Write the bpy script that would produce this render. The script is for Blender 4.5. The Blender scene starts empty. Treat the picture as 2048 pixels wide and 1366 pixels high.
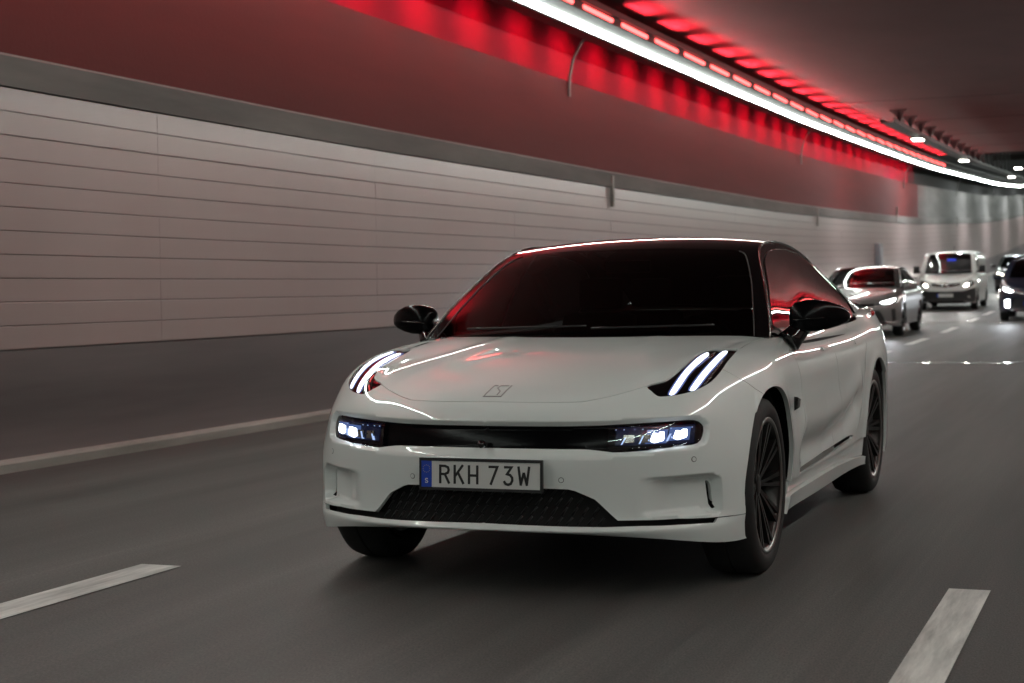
import bpy, bmesh, math, random
import numpy as np
from mathutils import Vector, Matrix
from mathutils.geometry import delaunay_2d_cdt, tessellate_polygon
random.seed(7)
SC=bpy.context.scene
COL=SC.collection
# ------------------------------------------------------------------ camera
cam=bpy.data.cameras.new('camera');camo=bpy.data.objects.new('camera',cam);COL.objects.link(camo);SC.camera=camo
def cam_axes(a,b,c):
    ca,sa=math.cos(a),math.sin(a);cb,sb=math.cos(b),math.sin(b);cc,sc=math.cos(c),math.sin(c)
    f=np.array([sa*cb,ca*cb,-sb]);r=np.array([ca,-sa,0]);u=np.cross(r,f)
    return r*cc+u*sc,-r*sc+u*cc,f
_r,_u,_f=cam_axes(math.radians(-21.04993),math.radians(1.68138),math.radians(-.87357))
camo.matrix_world=Matrix(((_r[0],_u[0],-_f[0],2.50722),(_r[1],_u[1],-_f[1],-6.15316),(_r[2],_u[2],-_f[2],1.23824),(0,0,0,1)))
cam.sensor_width=36;cam.sensor_fit='HORIZONTAL';cam.lens=3286.93/2048*36;cam.clip_start=.1;cam.clip_end=1000
cam.dof.use_dof=True;cam.dof.focus_distance=7.2;cam.dof.aperture_fstop=4.0
# ------------------------------------------------------------------ world, exposure (a closed tunnel at night: lamps only)
W=bpy.data.worlds.new('World');SC.world=W;W.use_nodes=True
_bg=W.node_tree.nodes['Background'];_sky=W.node_tree.nodes.new('ShaderNodeTexSky');_sky.sky_type='NISHITA';_sky.sun_disc=False
_sky.sun_elevation=math.radians(-4);_sky.sun_rotation=math.radians(180)
W.node_tree.links.new(_sky.outputs[0],_bg.inputs[0]);_bg.inputs[1].default_value=.05
SC.view_settings.view_transform='Standard';SC.view_settings.look='None';SC.view_settings.gamma=1;SC.view_settings.exposure=0;SC.view_settings.use_curve_mapping=False
SC.render.engine='CYCLES'
SC.cycles.use_denoising=True
try: SC.cycles.denoiser='OPENIMAGEDENOISE'
except Exception: pass
SC.cycles.max_bounces=8;SC.cycles.diffuse_bounces=4;SC.cycles.glossy_bounces=4;SC.cycles.transparent_max_bounces=12;SC.cycles.transmission_bounces=6
SC.cycles.caustics_reflective=False;SC.cycles.caustics_refractive=False;SC.cycles.sample_clamp_indirect=4.0
SC.cycles.use_light_tree=True
# light levels, all lamps of the tunnel
L_STRIP=57.0      # white line of the tray lamps (radiance)
P_RED_CEIL=80.0   # watts of one red lamp towards the ceiling
P_RED_WALL=9.0    # and towards the wall
# ------------------------------------------------------------------ materials
def mat(name,col=(.5,.5,.5),rough=.5,metal=0,spec=.5,coat=0,coat_r=.03,emit=None,estr=0,noise=0,nscale=(8,8,8),bump=0,bscale=(60,60,60),rvar=0,col2=None):
    m=bpy.data.materials.new(name);m.use_nodes=True;nt=m.node_tree;b=nt.nodes['Principled BSDF']
    b.inputs['Base Color'].default_value=(*col,1);b.inputs['Roughness'].default_value=rough;b.inputs['Metallic'].default_value=metal
    b.inputs['Specular IOR Level'].default_value=spec;b.inputs['Coat Weight'].default_value=coat;b.inputs['Coat Roughness'].default_value=coat_r
    if emit: b.inputs['Emission Color'].default_value=(*emit,1);b.inputs['Emission Strength'].default_value=estr
    if noise or bump or rvar:
        tc=nt.nodes.new('ShaderNodeNewGeometry')
        mp=nt.nodes.new('ShaderNodeMapping');mp.inputs['Scale'].default_value=nscale;nt.links.new(tc.outputs['Position'],mp.inputs[0])
        n=nt.nodes.new('ShaderNodeTexNoise');n.inputs['Scale'].default_value=1;n.inputs['Detail'].default_value=5;n.inputs['Roughness'].default_value=.62;nt.links.new(mp.outputs[0],n.inputs['Vector'])
        if noise:
            r=nt.nodes.new('ShaderNodeValToRGB');r.color_ramp.elements[0].position=.3;r.color_ramp.elements[1].position=.7
            c2=col2 or tuple(c*(1-noise) for c in col);r.color_ramp.elements[0].color=(*c2,1);r.color_ramp.elements[1].color=(*[min(1,c*(1+noise*.5)) for c in col],1)
            nt.links.new(n.outputs['Fac'],r.inputs[0]);nt.links.new(r.outputs[0],b.inputs['Base Color'])
        if rvar:
            mr=nt.nodes.new('ShaderNodeMapRange');mr.inputs[3].default_value=max(0,rough-rvar);mr.inputs[4].default_value=min(1,rough+rvar);nt.links.new(n.outputs['Fac'],mr.inputs[0]);nt.links.new(mr.outputs[0],b.inputs['Roughness'])
        if bump:
            mp2=nt.nodes.new('ShaderNodeMapping');mp2.inputs['Scale'].default_value=bscale;nt.links.new(tc.outputs['Position'],mp2.inputs[0])
            n2=nt.nodes.new('ShaderNodeTexNoise');n2.inputs['Scale'].default_value=1;n2.inputs['Detail'].default_value=4;nt.links.new(mp2.outputs[0],n2.inputs['Vector'])
            bp=nt.nodes.new('ShaderNodeBump');bp.inputs['Strength'].default_value=bump;bp.inputs['Distance'].default_value=.01;nt.links.new(n2.outputs['Fac'],bp.inputs['Height']);nt.links.new(bp.outputs[0],b.inputs['Normal'])
    return m
def emat(name,col,s):
    m=bpy.data.materials.new(name);m.use_nodes=True;nt=m.node_tree;nt.nodes.remove(nt.nodes['Principled BSDF'])
    e=nt.nodes.new('ShaderNodeEmission');e.inputs[0].default_value=(*col,1);e.inputs[1].default_value=s;nt.links.new(e.outputs[0],nt.nodes['Material Output'].inputs[0]);return m
def glass(name,tint,refl=1.45,rough=.01):
    m=bpy.data.materials.new(name);m.use_nodes=True;nt=m.node_tree;nt.nodes.remove(nt.nodes['Principled BSDF'])
    t=nt.nodes.new('ShaderNodeBsdfTransparent');t.inputs[0].default_value=(*tint,1)
    g=nt.nodes.new('ShaderNodeBsdfGlossy');g.inputs['Roughness'].default_value=rough;g.inputs['Color'].default_value=(1,1,1,1)
    f=nt.nodes.new('ShaderNodeFresnel');f.inputs['IOR'].default_value=refl
    mx=nt.nodes.new('ShaderNodeMixShader');nt.links.new(f.outputs[0],mx.inputs[0]);nt.links.new(t.outputs[0],mx.inputs[1]);nt.links.new(g.outputs[0],mx.inputs[2]);nt.links.new(mx.outputs[0],nt.nodes['Material Output'].inputs[0]);return m
M={}
M['paint']=mat('white_paint',(.755,.79,.775),.42,spec=.4,coat=1,coat_r=.015)
M['gloss_black']=mat('gloss_black',(.004,.004,.0045),.06,spec=.5,coat=.6,coat_r=.02)
M['satin_black']=mat('satin_black',(.0025,.0025,.003),.2,spec=.10)
M['black_plastic']=mat('black_plastic',(.008,.008,.009),.45)
M['dark']=mat('dark_interior',(.006,.006,.006),.8)
M['seat']=mat('seat_leather',(.007,.007,.007),.6)
M['windscreen']=glass('windscreen_glass',(.10,.11,.105),1.5)
M['tint']=glass('tinted_glass',(.04,.04,.04),1.36)
M['lens']=glass('lamp_lens',(.9,.92,.95),1.45)
M['drl']=emat('drl_light',(.86,.9,1.0),3.4)
M['led']=emat('headlamp_led',(.82,.89,1.0),7)
M['drl_halo']=mat('drl_guide',(.02,.03,.07),.2,emit=(.32,.42,1.0),estr=.42,coat=1)
M['led_halo']=mat('lamp_reflector',(.01,.02,.06),.2,emit=(.25,.42,1.0),estr=.30,coat=1)  # LED light on the reflector bowls, put in as blue emission
M['led_dim']=emat('headlamp_reflector',(.45,.6,1.0),1.0)  # glints on lamp fins and small facets, put in as emission
M['blue_glow']=mat('blue_lamp_housing',(.004,.007,.022),.25,emit=(.1,.2,.8),estr=.02)  # faint blue scatter of the LEDs put into the housing as emission
M['tyre']=mat('tyre_rubber',(.012,.012,.012),.75,noise=.3,nscale=(40,40,40))
M['rim']=mat('dark_alloy',(.028,.027,.026),.34,metal=.85)
M['rim_edge']=mat('machined_alloy',(.30,.295,.285),.28,metal=1)
M['disc']=mat('brake_disc',(.16,.155,.15),.4,metal=1)
M['trim_bright']=mat('trim_bright',(.5,.5,.5),.3,metal=1)
M['chrome_dark']=mat('dark_chrome',(.22,.22,.21),.2,metal=1)
M['plate']=mat('plate_white',(.62,.62,.60),.42,coat=.3)
M['plate_blue']=mat('plate_blue',(.005,.05,.42),.4)
M['plate_ink']=mat('plate_ink',(.006,.006,.006),.45)
M['plate_gold']=mat('plate_gold',(.5,.42,.08),.5)
M['sensor']=mat('sensor_ring',(.12,.12,.115),.5)
# tunnel
M['panel']=mat('enamel_panel',(.46,.355,.338),.30,noise=.09,nscale=(.5,.30,.10),coat=.35,coat_r=.16)  # faint upright bands in the colour imitate lamp reflections
M['dado']=mat('dark_dado',(.175,.145,.143),.42,noise=.35,nscale=(1.2,.12,2.0),bump=.1,rvar=.1)
M['concrete']=mat('concrete',(.30,.285,.26),.8,noise=.35,nscale=(1.2,.5,2.5),bump=.25,bscale=(30,30,30))
M['upper_grey']=mat('grey_rendered_wall',(.17,.165,.155),.75,noise=.3,nscale=(.9,.25,1.6),bump=.15,bscale=(25,25,25))
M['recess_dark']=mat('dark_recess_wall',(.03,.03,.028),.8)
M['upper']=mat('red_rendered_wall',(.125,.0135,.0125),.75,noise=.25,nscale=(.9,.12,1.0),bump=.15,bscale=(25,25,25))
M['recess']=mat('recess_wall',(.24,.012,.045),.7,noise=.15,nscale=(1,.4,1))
M['ceiling']=mat('concrete_ceiling',(.032,.024,.021),.85,noise=.35,nscale=(.7,.35,1),bump=.2,bscale=(20,20,20))
M['joint_fill']=mat('joint_filler',(.10,.092,.088),.8)
M['void']=mat('dark_soffit',(.03,.03,.03),.9,noise=.3,nscale=(1,.5,1))
M['tray']=mat('tray_steel',(.022,.022,.021),.5,metal=.3)
M['bracket']=mat('bracket_steel',(.20,.19,.18),.5,metal=.2)
M['kerb']=mat('kerb_concrete',(.36,.34,.31),.8,noise=.3,nscale=(2,.5,4),bump=.2,bscale=(40,40,40))
M['strip']=emat('strip_diffuser',(.90,1.0,.93),L_STRIP)
M['redlamp']=emat('red_lamp',(1.0,.085,.08),6.0)
M['concrete_cornice']=mat('cornice_concrete',(.18,.172,.16),.8,noise=.3,nscale=(1.2,.3,2.5))
M['downlight']=emat('downlight',(1.0,.95,.85),30)
M['line']=mat('road_paint',(.70,.68,.65),.55,noise=.5,nscale=(14,1.5,6),bump=.15)
M['joint']=mat('joint_plate',(.85,.85,.84),.13,metal=.95)
def road_mat():
    m=mat('asphalt',(.12,.112,.102),.6,spec=.35);nt=m.node_tree;b=nt.nodes['Principled BSDF']
    g=nt.nodes.new('ShaderNodeNewGeometry')
    def noise(sc,det=5):
        mp=nt.nodes.new('ShaderNodeMapping');mp.inputs['Scale'].default_value=sc;nt.links.new(g.outputs['Position'],mp.inputs[0])
        n=nt.nodes.new('ShaderNodeTexNoise');n.inputs['Scale'].default_value=1;n.inputs['Detail'].default_value=det;n.inputs['Roughness'].default_value=.6;nt.links.new(mp.outputs[0],n.inputs['Vector']);return n
    a=noise((1.1,.05,1),4);c=noise((30,.55,1),6);d=noise((150,60,1),2)
    r=nt.nodes.new('ShaderNodeValToRGB');e=r.color_ramp.elements;e[0].position=.33;e[0].color=(.055,.053,.050,1);e[1].position=.66;e[1].color=(.132,.127,.120,1);nt.links.new(a.outputs['Fac'],r.inputs[0])
    r2=nt.nodes.new('ShaderNodeValToRGB');e=r2.color_ramp.elements;e[0].position=.25;e[0].color=(.55,.55,.55,1);e[1].position=.75;e[1].color=(1.25,1.25,1.25,1);nt.links.new(c.outputs['Fac'],r2.inputs[0])
    mx=nt.nodes.new('ShaderNodeMix');mx.data_type='RGBA';mx.blend_type='MULTIPLY';mx.inputs['Factor'].default_value=1;nt.links.new(r.outputs[0],mx.inputs['A']);nt.links.new(r2.outputs[0],mx.inputs['B'])
    r3=nt.nodes.new('ShaderNodeValToRGB');e=r3.color_ramp.elements;e[0].position=.3;e[0].color=(.62,.62,.62,1);e[1].position=.7;e[1].color=(1.4,1.4,1.4,1);nt.links.new(d.outputs['Fac'],r3.inputs[0])
    mx2=nt.nodes.new('ShaderNodeMix');mx2.data_type='RGBA';mx2.blend_type='MULTIPLY';mx2.inputs['Factor'].default_value=1;nt.links.new(mx.outputs['Result'],mx2.inputs['A']);nt.links.new(r3.outputs[0],mx2.inputs['B'])
    nt.links.new(mx2.outputs['Result'],b.inputs['Base Color'])
    mr=nt.nodes.new('ShaderNodeMapRange');mr.inputs[3].default_value=.42;mr.inputs[4].default_value=.72;nt.links.new(c.outputs['Fac'],mr.inputs[0]);nt.links.new(mr.outputs[0],b.inputs['Roughness'])
    bp=nt.nodes.new('ShaderNodeBump');bp.inputs['Strength'].default_value=.25;bp.inputs['Distance'].default_value=.006;nt.links.new(d.outputs['Fac'],bp.inputs['Height']);nt.links.new(bp.outputs[0],b.inputs['Normal'])
    return m
M['road']=road_mat()
# ------------------------------------------------------------------ object helpers
def tag(o,label=None,cat=None,group=None,kind=None):
    if label:o['label']=label
    if cat:o['category']=cat
    if group:o['group']=group
    if kind:o['kind']=kind
    return o
def empty(name,loc=(0,0,0),rz=0):
    o=bpy.data.objects.new(name,None);COL.objects.link(o);o.location=loc;o.rotation_euler=(0,0,rz);o.empty_display_size=.2;return o
def link(name,me,m,parent=None):
    if m is not None and not me.materials: me.materials.append(m)
    o=bpy.data.objects.new(name,me);COL.objects.link(o)
    if parent is not None:o.parent=parent
    return o
def mesh(name,V,F,m,parent=None,smooth=False,normals=None):
    me=bpy.data.meshes.new(name);me.from_pydata([tuple(map(float,v)) for v in V],[],[tuple(int(i) for i in f) for f in F])
    if smooth or normals is not None: me.shade_smooth()
    if normals is not None: me.normals_split_custom_set([tuple(map(float,n)) for n in normals])
    me.update();return link(name,me,m,parent)
class MB:
    """collects simple shapes for one mesh"""
    def __init__(s):s.V=[];s.F=[]
    def add(s,V,F):
        b=len(s.V);s.V+=[tuple(map(float,v)) for v in V];s.F+=[tuple(i+b for i in f) for f in F];return s
    def box(s,a,b):
        x0,y0,z0=a;x1,y1,z1=b
        return s.add([(x0,y0,z0),(x1,y0,z0),(x1,y1,z0),(x0,y1,z0),(x0,y0,z1),(x1,y0,z1),(x1,y1,z1),(x0,y1,z1)],[(0,3,2,1),(4,5,6,7),(0,1,5,4),(1,2,6,5),(2,3,7,6),(3,0,4,7)])
    def tube(s,pts,r,n=8,cap=True):
        pts=[Vector(p) for p in pts];R=[]
        for i,p in enumerate(pts):
            d=(pts[min(i+1,len(pts)-1)]-pts[max(i-1,0)]).normalized();a=d.cross(Vector((0,0,1)) if abs(d.z)<.9 else Vector((1,0,0))).normalized();b=d.cross(a)
            rr=r[i] if hasattr(r,'__len__') else r
            R.append([p+(a*math.cos(2*math.pi*k/n)+b*math.sin(2*math.pi*k/n))*rr for k in range(n)])
        V=[v for ring in R for v in ring];F=[]
        for i in range(len(R)-1):
            for k in range(n):F.append((i*n+k,i*n+(k+1)%n,(i+1)*n+(k+1)%n,(i+1)*n+k))
        if cap:F+=[tuple(range(n))[::-1],tuple((len(R)-1)*n+k for k in range(n))]
        return s.add(V,F)
    def lathe_x(s,prof,n=48,c=(0,0,0)):
        """profile of (x, radius) turned about the x axis"""
        V=[];F=[]
        for x,r in prof:
            for k in range(n):
                a=2*math.pi*k/n;V.append((c[0]+x,c[1]+r*math.cos(a),c[2]+r*math.sin(a)))
        for i in range(len(prof)-1):
            for k in range(n):F.append((i*n+k,i*n+(k+1)%n,(i+1)*n+(k+1)%n,(i+1)*n+k))
        return s.add(V,F)
    def build(s,name,m,parent=None,smooth=False,angle=None,bevel=0):
        o=mesh(name,s.V,s.F,m,parent,smooth or angle is not None)
        if bevel:
            bm=bmesh.new();bm.from_mesh(o.data);bmesh.ops.bevel(bm,geom=list(bm.edges),offset=bevel,segments=2,affect='EDGES',profile=.6);bm.to_mesh(o.data);bm.free()
            o.data.shade_smooth();angle=angle or math.radians(40)
        if angle is not None:o.data.set_sharp_from_angle(angle=angle)
        return o
# ------------------------------------------------------------------ tunnel: straight in plan, climbing away
RY=np.array([-90,0,9,18,24,31,37,48,56,68,81,90,99,107,113,140,180,260.]);RZ=np.array([0,0,.0,.06,.115,.19,.30,.54,.75,1.18,1.64,2.05,2.48,2.95,3.25,4.6,6.6,10.6])
def rise(y):return float(np.interp(y,RY,RZ))
YS=[-90,-70,-50,-35,-24,-16,-10]+list(np.arange(-6,60,2.))+list(np.arange(60,124,4.))+[130,140,160,180,220,260]
def sweep(prof,y0,y1,closed=False):
    """profile of (x,z) carried along the road"""
    ys=[y0]+[y for y in YS if y0+.05<y<y1-.05]+[y1];V=[];F=[];n=len(prof)
    for y in ys:
        for x,z in prof:V.append((x,y,z+rise(y)))
    for i in range(len(ys)-1):
        for k in range(n-1+(1 if closed else 0)):
            F.append((i*n+k,i*n+(k+1)%n,(i+1)*n+(k+1)%n,(i+1)*n+k))
    if closed:F+=[tuple(range(n))[::-1],tuple((len(ys)-1)*n+k for k in range(n))]
    return V,F
def swept(name,prof,y0,y1,m,parent=None,closed=True,flip=False):
    V,F=sweep(prof,y0,y1,closed)
    if flip:F=[f[::-1] for f in F]
    return mesh(name,V,F,m,parent)
Y0,Y1=-90,260
XW=-5.25;XR=5.75          # face of the panels, left and right
road=swept('road',[(XR-.14,0),(XW+.14,0)],Y0,Y1,M['road'],None,closed=False,flip=True);tag(road,'dark grey asphalt road running through the tunnel',kind='structure')
# painted dashes
dash=None
def lane_dash(x,ya,yb,w=.165):
    ys=[ya]+[y for y in YS if ya<y<yb]+[yb];V=[];F=[]
    for i,y in enumerate(ys):
        V+=[(x-w/2,y,rise(y)+.004),(x+w/2,y,rise(y)+.004)]
        if i:F.append((2*i-2,2*i-1,2*i+1,2*i))
    return mesh('lane_dash',V,F,M['line'],road)
for x in(-1.72,1.84):
    ends=[(-2.65,.34 if x<0 else .73)]+[(3.4,6.3)][:1 if x<0 else 0]+[(9.2,12.1),(14.8,17.4),(20.4,23.4),(25.9,28.8),(31.7,34.5),(37.6,40.1),(42.2,45)]+[(48+6*k,51+6*k) for k in range(12)]+[(-8.6-6*k,-5.6-6*k) for k in range(6)]
    for a,b in ends:lane_dash(x-(.03 if x<0 and b<1 else 0),a,b,.215 if x<0 and b<1 else .165)
for y in(19.6,37.6,54.2,72.,90.):
    MB().box((XW+.2,y-.07,rise(y)-.05),(XR-.2,y+.07,rise(y)+.007)).build('road_joint',M['joint'],road)
def kerb(sgn,label):
    x=XW if sgn<0 else XR;s=-sgn
    o=swept('kerb',[(x-.2*s,-.1),(x+.145*s,-.1),(x+.145*s,.065),(x+.125*s,.085),(x-.2*s,.09)],Y0,Y1,M['kerb'],None,closed=True,flip=sgn<0)
    tag(o,label,kind='structure');return o
kerb(-1,'low pale concrete kerb at the foot of the panelled wall');kerb(1,'low concrete kerb at the foot of the far side wall')
NROW=11;ZB,ZT=.88,2.80;DZ=(ZT-ZB)/NROW
def wall(sgn,label,detailed):
    s=-sgn;x=XW if sgn<0 else XR;root=empty('tunnel_wall',(0,0,0));fl=(sgn<0)
    tag(root,label,'wall')
    swept('dado',[(x-.05*s,.0),(x+.03*s,.0),(x+.03*s,ZB-.012),(x-.05*s,ZB-.012)],Y0,Y1,M['dado'],root,flip=fl)
    swept('backing',[(x-.06*s,ZB-.02),(x-.012*s,ZB-.02),(x-.012*s,ZT),(x-.06*s,ZT)],Y0,Y1,M['joint_fill'],root,flip=fl)
    # enamel planks: each its own piece as far as it shows, the rest one part
    if detailed:
        joint0=18.35-4.2*6;rest=MB();g=.0045
        for c in range(-16,44):
            ya=joint0+4.2*c+.001;yb=ya+4.2-.002
            for r in range(NROW):
                z0=ZB+r*DZ+g/2;z1=z0+DZ-g;dx=random.uniform(-.0012,.0012)
                xf=x+s*(.004+dx);xb=x-s*.012;b=.004
                ra,rb=rise(ya),rise(yb);V=[]
                for (yy,rr) in((ya,ra),(yb,rb)):
                    V+=[(xb,yy,z0+rr),(xf-s*b,yy,z0+rr),(xf,yy,z0+b+rr),(xf,yy,z1-b+rr),(xf-s*b,yy,z1+rr),(xb,yy,z1+rr)]
                F=[(k,(k+1)%6,(k+1)%6+6,k+6) for k in range(6)]+[(5,4,3,2,1,0),(6,7,8,9,10,11)]
                if sgn>0:F=[f[::-1] for f in F]
                if 0<=c<20 and yb<66 and ya>-7.5:mesh('plank',V,F,M['panel'],root)
                else:rest.add(V,F)
        o=rest.build('planks_beyond',M['panel'],root);o['kind']='stuff'
    else:
        rest=MB()
        for r in range(NROW):
            z0=ZB+r*DZ+.004;z1=z0+DZ-.008
            V,F=sweep([(x-.012*s,z0),(x+.004*s,z0),(x+.004*s,z1),(x-.012*s,z1)],Y0,Y1,True);rest.add(V,F)
        o=rest.build('planks_beyond',M['panel'],root);o['kind']='stuff'
    swept('cornice',[(x-.06*s,ZT+.004),(x+.035*s,ZT+.004),(x+.035*s,ZT+.225),(x-.0*s,ZT+.25),(x-.06*s,ZT+.25)],Y0,Y1,M['concrete_cornice'],root,flip=fl)
    YE=55.8
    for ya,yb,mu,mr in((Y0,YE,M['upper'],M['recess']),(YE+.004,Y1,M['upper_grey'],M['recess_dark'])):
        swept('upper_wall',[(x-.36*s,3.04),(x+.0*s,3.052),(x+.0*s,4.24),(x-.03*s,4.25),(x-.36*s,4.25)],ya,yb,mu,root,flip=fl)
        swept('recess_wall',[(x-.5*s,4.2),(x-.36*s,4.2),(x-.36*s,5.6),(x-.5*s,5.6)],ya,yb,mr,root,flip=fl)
    # downpipes / joint covers on the cornice
    if detailed:
        for y,z0,z1,w in((18.35,2.5,2.98,.10),(35.6,2.55,3.0,.08),(50,2.86,3.35,.14),(69,2.7,3.1,.1)):
            MB().box((x+.02,y-w/2,z0+rise(y)),(x+.06,y+w/2,z1+rise(y))).build('joint_cover',M['concrete'],root,bevel=.006)
    return root
wl=wall(-1,'long white plank panelled tunnel wall lit red above its grey cornice',True)
wr=wall(1,'opposite tunnel wall beside the right lane behind the traffic',False)
ZC=5.30;YC=55.5
cl=swept('ceiling',[(XW-.5,ZC),(XR+.5,ZC),(XR+.5,ZC+.3),(XW-.5,ZC+.3)],Y0,YC,M['ceiling'],None,flip=False);tag(cl,'flat dark concrete ceiling glowing red along its edge',kind='structure')
for y in list(np.arange(-4.2,YC,6.06)):
    if y>28:MB().box((XW-.3,y-.012,ZC+rise(y)-.006),(XR+.3,y+.012,ZC+rise(y)+.02)).build('ceiling_joint',M['void'],cl)
hc=swept('ceiling_void',[(XW-.5,ZC+1.7),(XR+.5,ZC+1.7),(XR+.5,ZC+2),(XW-.5,ZC+2)],YC-1,Y1,M['void'],None,flip=False);tag(hc,'high unlit ceiling past the end of the red lights',kind='structure')
for s in(-1,1):
    xx=XW-.43 if s<0 else XR+.43
    swept('void_side',[(xx-.07,5.58),(xx+.07,5.58),(xx+.07,7.4),(xx-.07,7.4)],YC-1,Y1,M['void'],hc,flip=True)
for y in(62,71,80,92):
    MB().box((XW-.3,y-.25,ZC+.95+rise(y)),(XR+.3,y+.25,ZC+1.72+rise(y))).build('soffit_beam',M['ceiling'],hc)
bk=MB().box((XW-.6,Y0-.4,-.2),(XR+.6,Y0,ZC+.4)).build('tunnel_end',M['ceiling']);tag(bk,kind='structure')
bk=MB().box((XW-.6,Y1,8),(XR+.6,Y1+.4,22)).build('tunnel_end',M['ceiling']);tag(bk,kind='structure')
# ---- light trays: steel channel, white diffuser underneath, red lamps on the inner shoulder, curved straps to the wall
def area(name,loc,rot,sx,sy,power,col,spread,parent):
    l=bpy.data.lights.new(name,'AREA');l.shape='RECTANGLE';l.size=sx;l.size_y=sy;l.energy=power;l.color=col;l.spread=math.radians(spread)
    o=bpy.data.objects.new(name,l);COL.objects.link(o);o.location=loc;o.rotation_euler=rot;o.parent=parent;return o
RL=1.725;RY0=15.4
def light_tray(sgn,label):
    s=-sgn;x=XW if sgn<0 else XR;root=empty('light_tray');tag(root,label,'light tray')
    X=lambda d:x+s*d
    swept('channel',[(X(.30),4.80),(X(.585),4.775),(X(.60),4.79),(X(.640),4.868),(X(.80),4.945),(X(.80),5.05),(X(.84),5.06),(X(.84),5.143),(X(.825),5.143),(X(.815),5.10),(X(.36),5.10),(X(.30),5.06)],Y0,Y1,M['tray'],root,flip=sgn<0)  # raised inner lip added to hold the red light to the ceiling
    # diffuser in lengths, slightly out of line as hung; it looks down and away from its own wall
    for k in range(-30,74):
        ya=18.35+3.0*k;yb=ya+2.985
        if ya>200:continue
        ra,rb=rise(ya)+random.uniform(-.006,.006),rise(yb)+random.uniform(-.004,.004);V=[]
        for yy,rr in((ya,ra),(yb,rb)):V+=[(X(.602),yy,4.795+rr),(X(.618),yy,4.787+rr),(X(.650),yy,4.850+rr),(X(.634),yy,4.857+rr)]
        F=[(0,1,5,4),(1,2,6,5),(2,3,7,6),(0,3,2,1),(4,5,6,7)]
        if sgn>0:F=[f[::-1] for f in F]
        mesh('diffuser',V,F,M['strip'],root)
    # red lamps
    k0=int(math.ceil((-5.6-RY0)/RL));k1=int((58.2-RY0)/RL)
    for k in range(k0,k1+1):
        y=RY0+RL*k;z=5.0+rise(y)
        V=[];n=8;R_=.032;pts=[(-.66,.3),(-.645,.75),(-.61,1),(.61,1),(.645,.75),(.66,.3)]
        for dy,rf in pts:
            for q in range(n):
                a=2*math.pi*q/n;V.append((X(.80)+R_*rf*math.cos(a)*.8,y+dy,z+R_*rf*math.sin(a)))
        F=[(i*n+q,i*n+(q+1)%n,(i+1)*n+(q+1)%n,(i+1)*n+q) for i in range(len(pts)-1) for q in range(n)]+[tuple(range(n))[::-1],tuple((len(pts)-1)*n+q for q in range(n))]
        lamp=mesh('red_lamp',V,F,M['redlamp'],root,smooth=True)
        # the lamp's own light: a fan along the ceiling and one back to the wall behind the tray
        area('ceiling_wash',(X(.74),y,5.142+rise(y)),(0,-s*math.radians(108),0),.05,1.0,P_RED_CEIL,(1,.03,.05),120,root)
        if sgn<0 or k%2==0:
            area('wall_wash',(X(.24),y,4.98+rise(y)),(0,s*math.radians(48),0),.08,.75,P_RED_WALL*(1 if sgn<0 else 1.6),(1,.012,.06),126,root)
    # curved straps
    for y in([16.4,33.6,51.9,69.,87.9,106.7,-1,-19] if sgn<0 else [10.,28.,46.]):
        r=rise(y);pts=[(X(.015),4.02),(X(.02),4.30),(X(.09),4.58),(X(.22),4.80),(X(.34),4.89)];V=[];F=[]
        for i,(px,pz) in enumerate(pts):
            V+=[(px,y-.03,pz+r),(px,y+.03,pz+r),(px+s*.02,y+.03,pz+r-.008),(px+s*.02,y-.03,pz+r-.008)]
            if i:
                b=4*i;F+=[(b-4+q,b-4+(q+1)%4,b+(q+1)%4,b+q) for q in range(4)]
        F+=[(0,1,2,3),(b+3,b+2,b+1,b)]
        mesh('strap',V,F,M['bracket'],root,smooth=False)
    return root
light_tray(-1,'long steel light tray with white strip and red lamps above the left wall')
light_tray(1,'second light tray with white strip and red lamps above the right wall')
# ---- hung cable ladder with downlights
ct=empty('cable_tray',(0,0,0));tag(ct,'dark cable tray hung from the ceiling with small downlights under it','cable tray')
swept('ladder',[(-3.36,4.93),(-3.02,4.93),(-3.02,5.03),(-3.05,5.03),(-3.05,4.955),(-3.33,4.955),(-3.33,5.03),(-3.36,5.03)],33.8,120,M['tray'],ct,flip=False)
for k in range(18):
    y=34.6+2.05*k;r=rise(y);zt=ZC+r if y<YC else ZC+1.7+r
    MB().box((-3.06,y-.03,5.0+r),(-3.0,y+.03,zt)).box((-3.25,y-.05,zt-.05),(-2.83,y+.05,zt)).add([(-3.2,y-.03,zt-.05),(-3.0,y-.03,zt-.3),(-2.88,y-.03,zt-.05),(-3.2,y+.03,zt-.05),(-3.0,y+.03,zt-.3),(-2.88,y+.03,zt-.05)],[(0,1,2),(5,4,3),(0,3,4,1),(1,4,5,2),(2,5,3,0)]).build('hanger',M['tray'],ct)
for x,y in((-3.16,39.2),(-3.16,51.4),(-2.0,60.2),(-3.1,72.),(-3.1,84.),(-3.1,97.),(-3.1,110.)):
    r=rise(y)
    b=MB().box((x-.16,y-.3,4.86+r),(x+.16,y+.3,4.925+r)).build('downlight',M['tray'],ct,bevel=.01)
    MB().box((x-.13,y-.27,4.845+r),(x+.13,y+.27,4.858+r)).build('lamp_glass',M['downlight'],b)
    area('lamp_light',(x,y,4.84+r),(0,math.radians(12),0),.26,.54,(90 if y<45 else 240 if y<58 else 300),(.93,.96,1),170,b)
# ---- fire cabinet / phone niche on the panelled wall far down
sg=empty('wall_cabinet',(XW,45.6,rise(45.6)));tag(sg,'narrow grey cabinet fixed on the white panels behind the silver car','cabinet')
MB().box((.006,-.32,1.05),(.16,.32,2.12)).build('box',mat('cabinet_grey',(.26,.27,.30),.5),sg,bevel=.02)
MB().box((.16,-.27,1.2),(.172,.27,2.0)).build('door',mat('cabinet_door',(.32,.33,.37),.45),sg,bevel=.005)

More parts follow.
